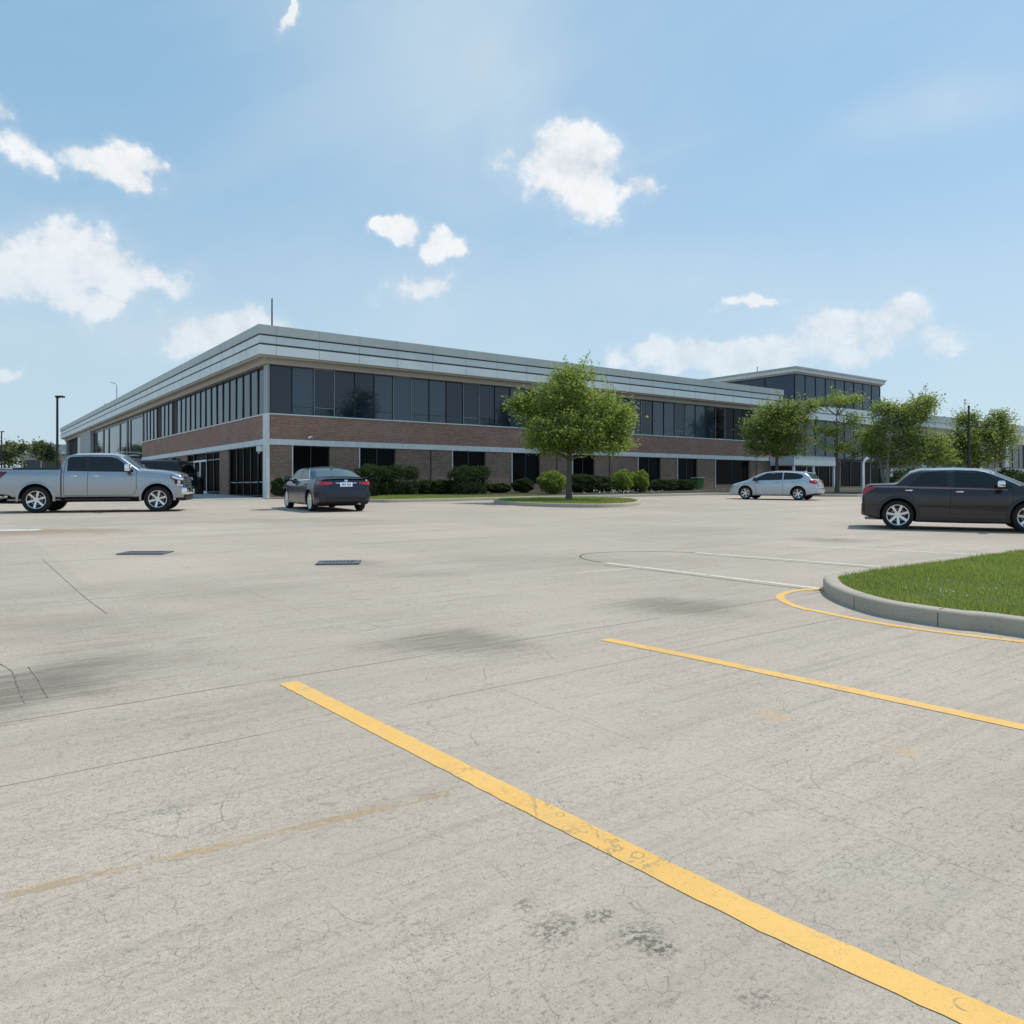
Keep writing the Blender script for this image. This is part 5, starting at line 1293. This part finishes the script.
def hatch(name, label, paint_key, group=None):
    L = 4.52
    sp = dict(L=L, paint=paint_key, shoulder=.03, rt=.325, axles=(.86, 3.50), gap=.05, zc=.62, barrel=.05, tumble=.30,
        top=[(0, .56), (.03, .80), (.08, .98), (.24, 1.06), (.40, 1.28), (.55, 1.385), (.85, 1.435), (1.5, 1.475), (2.1, 1.475), (2.6, 1.42), (2.85, 1.34), (3.45, 1.03), (3.75, .945), (4.2, .83), (4.4, .70), (4.48, .56), (L, .50)],
        bot=[(0, .36), (.3, .27), (.6, .21), (3.9, .19), (L, .26)],
        plan=[(0, .68), (.05, .76), (.2, .85), (.6, .89), (3.3, .89), (3.8, .85), (4.2, .72), (4.44, .52), (L, .4)],
        belt=[(0, .95), (.9, 1.0), (3.5, .92), (L, .7)], crown=[(0, .02), (.5, .04), (1.4, .05), (3, .05), (L, .05)],
        rad=[(0, .08), (.5, .11), (1.2, .13), (2.9, .13), (3.8, .12), (L, .1)])
    win = dict(side=[[(.62, 1.16, 1.20), (.74, 1.07, 1.27), (.95, 1.035, 1.335), (1.30, 1.02, 1.365), (1.58, 1.01, 1.375)], [(1.64, 1.01, 1.375), (2.2, .99, 1.375), (2.45, .985, 1.34), (2.9, .97, 1.13), (3.15, .96, 1.0)]],
        seams=[[(1.61, .26), (1.61, 1.0)], [(2.95, .25), (3.0, .96)], [(1.05, .30), (.98, .7), (.8, 1.03)], [(1.1, .27), (2.95, .25)]],
        handles=[(1.1, .90), (1.88, .88)], head=[(3.9, .68, .80), (4.15, .66, .78), (4.34, .63, .70)], tail=[(.06, .80, .98), (.2, .82, 1.0), (.34, .88, .98)], tail_rear=[(.50, .82, .96), (.74, .80, .98)],
        mirror=(2.95, .97), screen=[(2.66, -.53, .53), (3.42, -.70, .70)], rear_win=[(-.58, 1.06, 1.28), (.58, 1.06, 1.28)], grille=[(-.4, .35, .5), (.4, .35, .5)], plate=.72,
        extra=[('rear_bumper', 'rear', [(-.68, .36, .52), (.68, .36, .52)], paint_key, .03), ('bumper_strip', 'rear', [(-.6, .55, .575), (.6, .55, .575)], 'black_plastic', .012)])
    c = carkit(name, label, 'car', sp, win, dict(arch_key='black_plastic', arch_w=.02, arch_p=.004, rr=.225, spokes=6, mirror_key='black_plastic', handle_key=paint_key, antenna=(.75, 1.41), rear_glass='screen_glass'), group)
    b = MB(); b.box((.36 - c.xm, -.52, 1.33), (.60 - c.xm, .52, 1.375), paint_key); b.build('roof_spoiler', c.root, bevel=.012)
    return c
def big_suv():
    L = 5.1
    sp = dict(L=L, paint='black_paint', rt=.39, axles=(1.0, 4.0), gap=.05, zc=.75, barrel=.04, tumble=.2,
        top=[(0, .8), (.03, 1.2), (.10, 1.3), (.22, 1.75), (.40, 1.92), (1.0, 1.975), (2.4, 1.97), (3.0, 1.90), (3.7, 1.36), (4.0, 1.28), (4.7, 1.2), (4.98, 1.08), (5.06, .8), (L, .7)],
        bot=[(0, .45), (.6, .32), (4.5, .32), (L, .35)], plan=[(0, .85), (.08, .93), (.3, .99), (4.2, .99), (4.8, .92), (5.04, .75), (L, .66)],
        belt=[(0, 1.2), (3.8, 1.18), (L, 1.0)], crown=[(0, .02), (.5, .05), (3, .05), (L, .05)], rad=[(0, .08), (.5, .13), (3, .13), (L, .1)])
    win = dict(side=[[(.45, 1.26, 1.72), (1.4, 1.25, 1.78)], [(1.48, 1.25, 1.78), (2.35, 1.24, 1.78)], [(2.43, 1.24, 1.78), (2.9, 1.23, 1.74), (3.45, 1.22, 1.34)]],
        seams=[[(2.4, .4), (2.4, 1.24)], [(3.45, .4), (3.5, 1.2)], [(1.5, .4), (1.45, 1.24)]], handles=[(1.65, 1.08), (2.6, 1.08)], head=[(4.6, .95, 1.1), (4.95, .9, 1.05)], tail=[(.06, .95, 1.3), (.2, 1.0, 1.3)],
        mirror=(3.3, 1.22), screen=[(3.04, -.62, .62), (3.66, -.76, .76)], rear_win=[(-.68, 1.32, 1.72), (.68, 1.32, 1.72)], grille=[(-.55, .6, 1.0), (.55, .6, 1.0)], plate=.95,
        extra=[('rear_bumper', 'rear', [(-.85, .46, .66), (.85, .46, .66)], 'black_plastic', .03)])
    return carkit('large_suv', 'large black SUV in the shade between the pickup and the entrance', 'car', sp, win,
        dict(arch_key='black_plastic', arch_w=.05, rr=.27, spokes=6, mirror_key='black_paint', handle_key='black_paint', tail_key='dark_red_lens'))

tk = pickup(); tk.place(G(37.0, 513.0), math.radians(15.0), -1, 1.025)
dc = dark_car(); dc.place(G(897.5, 529.3), math.radians(-25), -1, .93)
sd = sedan(); sd.place(G(312.5, 511.3), math.radians(121), 1, 1.07)
ha = hatch('hatchback', 'pale silver hatchback parked by the kerb under the right trees', 'pale_silver'); ha.place(G(798.5, 500.2), math.radians(180 - 36), 1, 1.0)
bs_ = big_suv(); pp = Vector((-16.95, 39.5, 0)); bs_.place(pp + Vector((-1.0 * 1, 0, 0)), math.radians(180), 1, 1.04)
wa = hatch('hatchback', 'white car showing only its roof above the pickup bed, right of the pair', 'white_paint', 'white cars behind the pickup'); wa.place(G(56, 502.0), math.radians(172), 1, 1.05)
wb = copy_tree(wa.root); wb['label'] = 'white car at the left edge behind the pickup tail, left of the pair'
p = G(-12, 503.5); wb.location = (p.x, p.y + 1.0, gz(p.y + 1.0))

# ------------------------------------------------------------------ light, sky
SUN_AZ = math.atan2(.90, .43)           # clockwise from +Y
SUN_EL = math.radians(60)
sun = bpy.data.lights.new('sun', 'SUN'); sun.energy = 3.3; sun.angle = math.radians(.53); sun.color = (1, .945, .86)
so = bpy.data.objects.new('sun', sun); COL.objects.link(so)
sd_ = Vector((math.sin(SUN_AZ) * math.cos(SUN_EL), math.cos(SUN_AZ) * math.cos(SUN_EL), math.sin(SUN_EL)))
so.rotation_euler = sd_.to_track_quat('Z', 'Y').to_euler(); so.location = (20, 10, 40)

w = bpy.data.worlds.new('World'); scene.world = w; w.use_nodes = True
nt = NT(w.node_tree); bg = nt.n['Background']
sky = nt.new('ShaderNodeTexSky'); sky.sky_type = 'NISHITA'; sky.sun_disc = False; sky.sun_elevation = SUN_EL; sky.sun_rotation = SUN_AZ
sky.altitude = 0; sky.air_density = 1.0; sky.dust_density = 1.0; sky.ozone_density = 2.6
SKY_STR = .15
tc = nt.new('ShaderNodeTexCoord'); dv = tc.outputs['Generated']; s = nt.sep(dv)
az = nt.m('ARCTAN2', s[0], s[1]); el = nt.m('ARCSINE', s[2])
def cang(u, v):
    x, y, z = (u - U0) / F, 1.0, (V0 - v) / F; return math.atan2(x, y), math.asin(z / math.sqrt(x * x + 1 + z * z))
n1 = nt.noise(nt.new('ShaderNodeVectorMath', {0: dv, 1: (3.1, 1.7, 2.2)}, operation='ADD').outputs[0], 11.0, 9, .62, .1)
n1b = nt.noise(nt.new('ShaderNodeVectorMath', {0: dv, 1: (3.1 + .010, 1.7, 2.2 + .028)}, operation='ADD').outputs[0], 11.0, 9, .62, .1)
nf = nt.noise(dv, 26, 6, .62, .2)
clouds = [  # u, v, half width, half height, density
    (560, 166, 60, 42, 1.25), (592, 198, 44, 32, 1.1), (640, 190, 20, 18, .35),
    (68, 258, 70, 38, 1.15), (15, 275, 56, 32, 1.0), (120, 276, 60, 26, .95), (75, 300, 45, 20, .8),
    (90, 158, 56, 25, 1.1), (28, 154, 40, 24, 1.05), (132, 176, 42, 18, 1.05),
    (412, 287, 40, 15, .9), (440, 248, 23, 18, .95), (396, 229, 24, 17, .75), (467, 252, 12, 14, .4), (288, 12, 9, 24, .6),
    (868, 328, 74, 26, 1.0), (830, 348, 110, 22, .8), (672, 357, 56, 20, .95), (740, 362, 120, 22, .65), (920, 345, 70, 20, .35), (752, 298, 40, 8, .45),
    (235, 332, 64, 20, .95), (195, 345, 40, 14, .6), (5, 112, 18, 20, .4), (8, 378, 26, 8, .5), (290, 345, 60, 16, .4),
    (-240, 200, 130, 50, .9), (1300, 230, 150, 45, .9), (1250, 120, 70, 30, .8), (-150, 330, 90, 25, .8)]
wa_ = nt.new('ShaderNodeTexNoise', {'Vector': dv, 'Scale': 13.0, 'Detail': 6.0, 'Roughness': .58}); wsep = nt.new('ShaderNodeSeparateColor', {0: wa_.outputs[1]}).outputs
azw = nt.m('ADD', az, nt.m('MULTIPLY', nt.m('SUBTRACT', wsep[0], .5), .12)); elw = nt.m('ADD', el, nt.m('MULTIPLY', nt.m('SUBTRACT', wsep[1], .5), .09))
acc = None
for u, v, ru, rv, k in clouds:
    a0, e0 = cang(u, v); a1, _ = cang(u + ru, v); _, e1 = cang(u, v - rv)
    dx = nt.m('DIVIDE', nt.m('SUBTRACT', azw, a0), abs(a1 - a0)); dy = nt.m('DIVIDE', nt.m('SUBTRACT', elw, e0), abs(e1 - e0))
    # flat bases: the lower half is squeezed
    q = nt.m('ADD', nt.m('MULTIPLY', dx, dx), nt.m('MULTIPLY', dy, dy))
    g = nt.m('MULTIPLY', nt.m('SUBTRACT', 1.0, nt.m('MINIMUM', q, 4.0)), .85)
    g = nt.m('ADD', g, (k - 1) * .35)
    acc = g if acc is None else nt.m('SMOOTH_MAX', acc, g, .12)
d0 = nt.m('ADD', acc, nt.m('MULTIPLY', nt.m('SUBTRACT', n1, .50), 2.5)); d0 = nt.m('ADD', d0, nt.m('MULTIPLY', nt.m('SUBTRACT', nf, .5), .65))
d1 = nt.m('ADD', acc, nt.m('MULTIPLY', nt.m('SUBTRACT', n1b, .50), 2.5))
edge = nt.noise(nt.new('ShaderNodeVectorMath', {0: dv, 1: (5.1, 2.7, 9.2)}, operation='ADD').outputs[0], 48.0, 7, .68, .3)
d0 = nt.m('ADD', d0, nt.m('MULTIPLY', nt.m('SUBTRACT', edge, .5), .7))
dens = nt.m('MULTIPLY', nt.m('ADD', nt.m('MULTIPLY', nt.ss(d0, -.05, .62), .84), nt.m('MULTIPLY', nt.ss(d0, -.8, .5), .16)), nt.m('ADD', .50, nt.m('MULTIPLY', nt.ss(el, .08, .36), .48)))
lit = nt.ss(nt.m('SUBTRACT', d0, d1), -.85, .35)
SC = 1.0 / SKY_STR
wh = nt.mix(lit, (.66 * SC, .705 * SC, .75 * SC), (.97 * SC, .975 * SC, .98 * SC))
haze = nt.m('MULTIPLY', nt.m('SUBTRACT', 1.0, nt.ss(el, -.02, .55)), .50)
wisp = nt.noise(nt.xyz(nt.m('MULTIPLY', az, 1.6), nt.m('ADD', nt.m('MULTIPLY', el, 5.0), nt.m('MULTIPLY', az, -1.5)), 0.0), 1.6, 5, .55, .4)
skc = nt.mix(haze, nt.mix(.58, sky.outputs[0], (.295 * SC, .575 * SC, .80 * SC)), (.66 * SC, .76 * SC, .81 * SC))
skc = nt.mix(nt.m('MULTIPLY', nt.ss(wisp, .40, .80), .22), skc, (.66 * SC, .76 * SC, .82 * SC))
veil = nt.noise(nt.new('ShaderNodeVectorMath', {0: dv, 1: (.4, 7.7, 1.3)}, operation='ADD').outputs[0], 2.6, 5, .55, .3)
vacc = None                                             # broad thin cirrus veils
for u, v, ru, rv, k in [(540, 40, 330, 260, .50), (620, 300, 420, 90, .35), (930, 110, 150, 40, .40), (80, 330, 260, 80, .30), (1250, 300, 200, 120, .4), (-200, 120, 160, 140, .4)]:
    a0, e0 = cang(u, v); a1, _ = cang(u + ru, v); _, e1 = cang(u, v - rv)
    dx = nt.m('DIVIDE', nt.m('SUBTRACT', az, a0), abs(a1 - a0)); dy = nt.m('DIVIDE', nt.m('SUBTRACT', el, e0), abs(e1 - e0))
    g = nt.m('MULTIPLY', nt.m('EXPONENT', nt.m('MULTIPLY', nt.m('ADD', nt.m('MULTIPLY', dx, dx), nt.m('MULTIPLY', dy, dy)), -1.6)), k)
    vacc = g if vacc is None else nt.m('MAXIMUM', vacc, g)
skc = nt.mix(nt.m('MULTIPLY', vacc, nt.m('ADD', .45, nt.m('MULTIPLY', nt.ss(veil, .35, .65), .85))), skc, (.70 * SC, .80 * SC, .85 * SC))
fin = nt.mix(nt.m('MULTIPLY', dens, .93), skc, wh)
nt.l.new(fin, bg.inputs['Color']); bg.inputs['Strength'].default_value = SKY_STR

cam = bpy.data.cameras.new('camera'); co = bpy.data.objects.new('camera', cam); COL.objects.link(co)
co.location = (0, 0, CAMH); co.rotation_euler = (math.pi / 2, 0, 0)
cam.sensor_width = 36; cam.lens = 36 * F / 1024; cam.shift_y = -(512 - V0) / 1024; cam.clip_end = 5000; cam.clip_start = .05
scene.camera = co
scene.view_settings.view_transform = 'Standard'; scene.view_settings.look = 'None'; scene.view_settings.exposure = 0; scene.view_settings.gamma = 1
scene.render.resolution_x = scene.render.resolution_y = 1024
scene.cycles.max_bounces = 8; scene.cycles.transparent_max_bounces = 12
scene.cycles.use_denoising = True
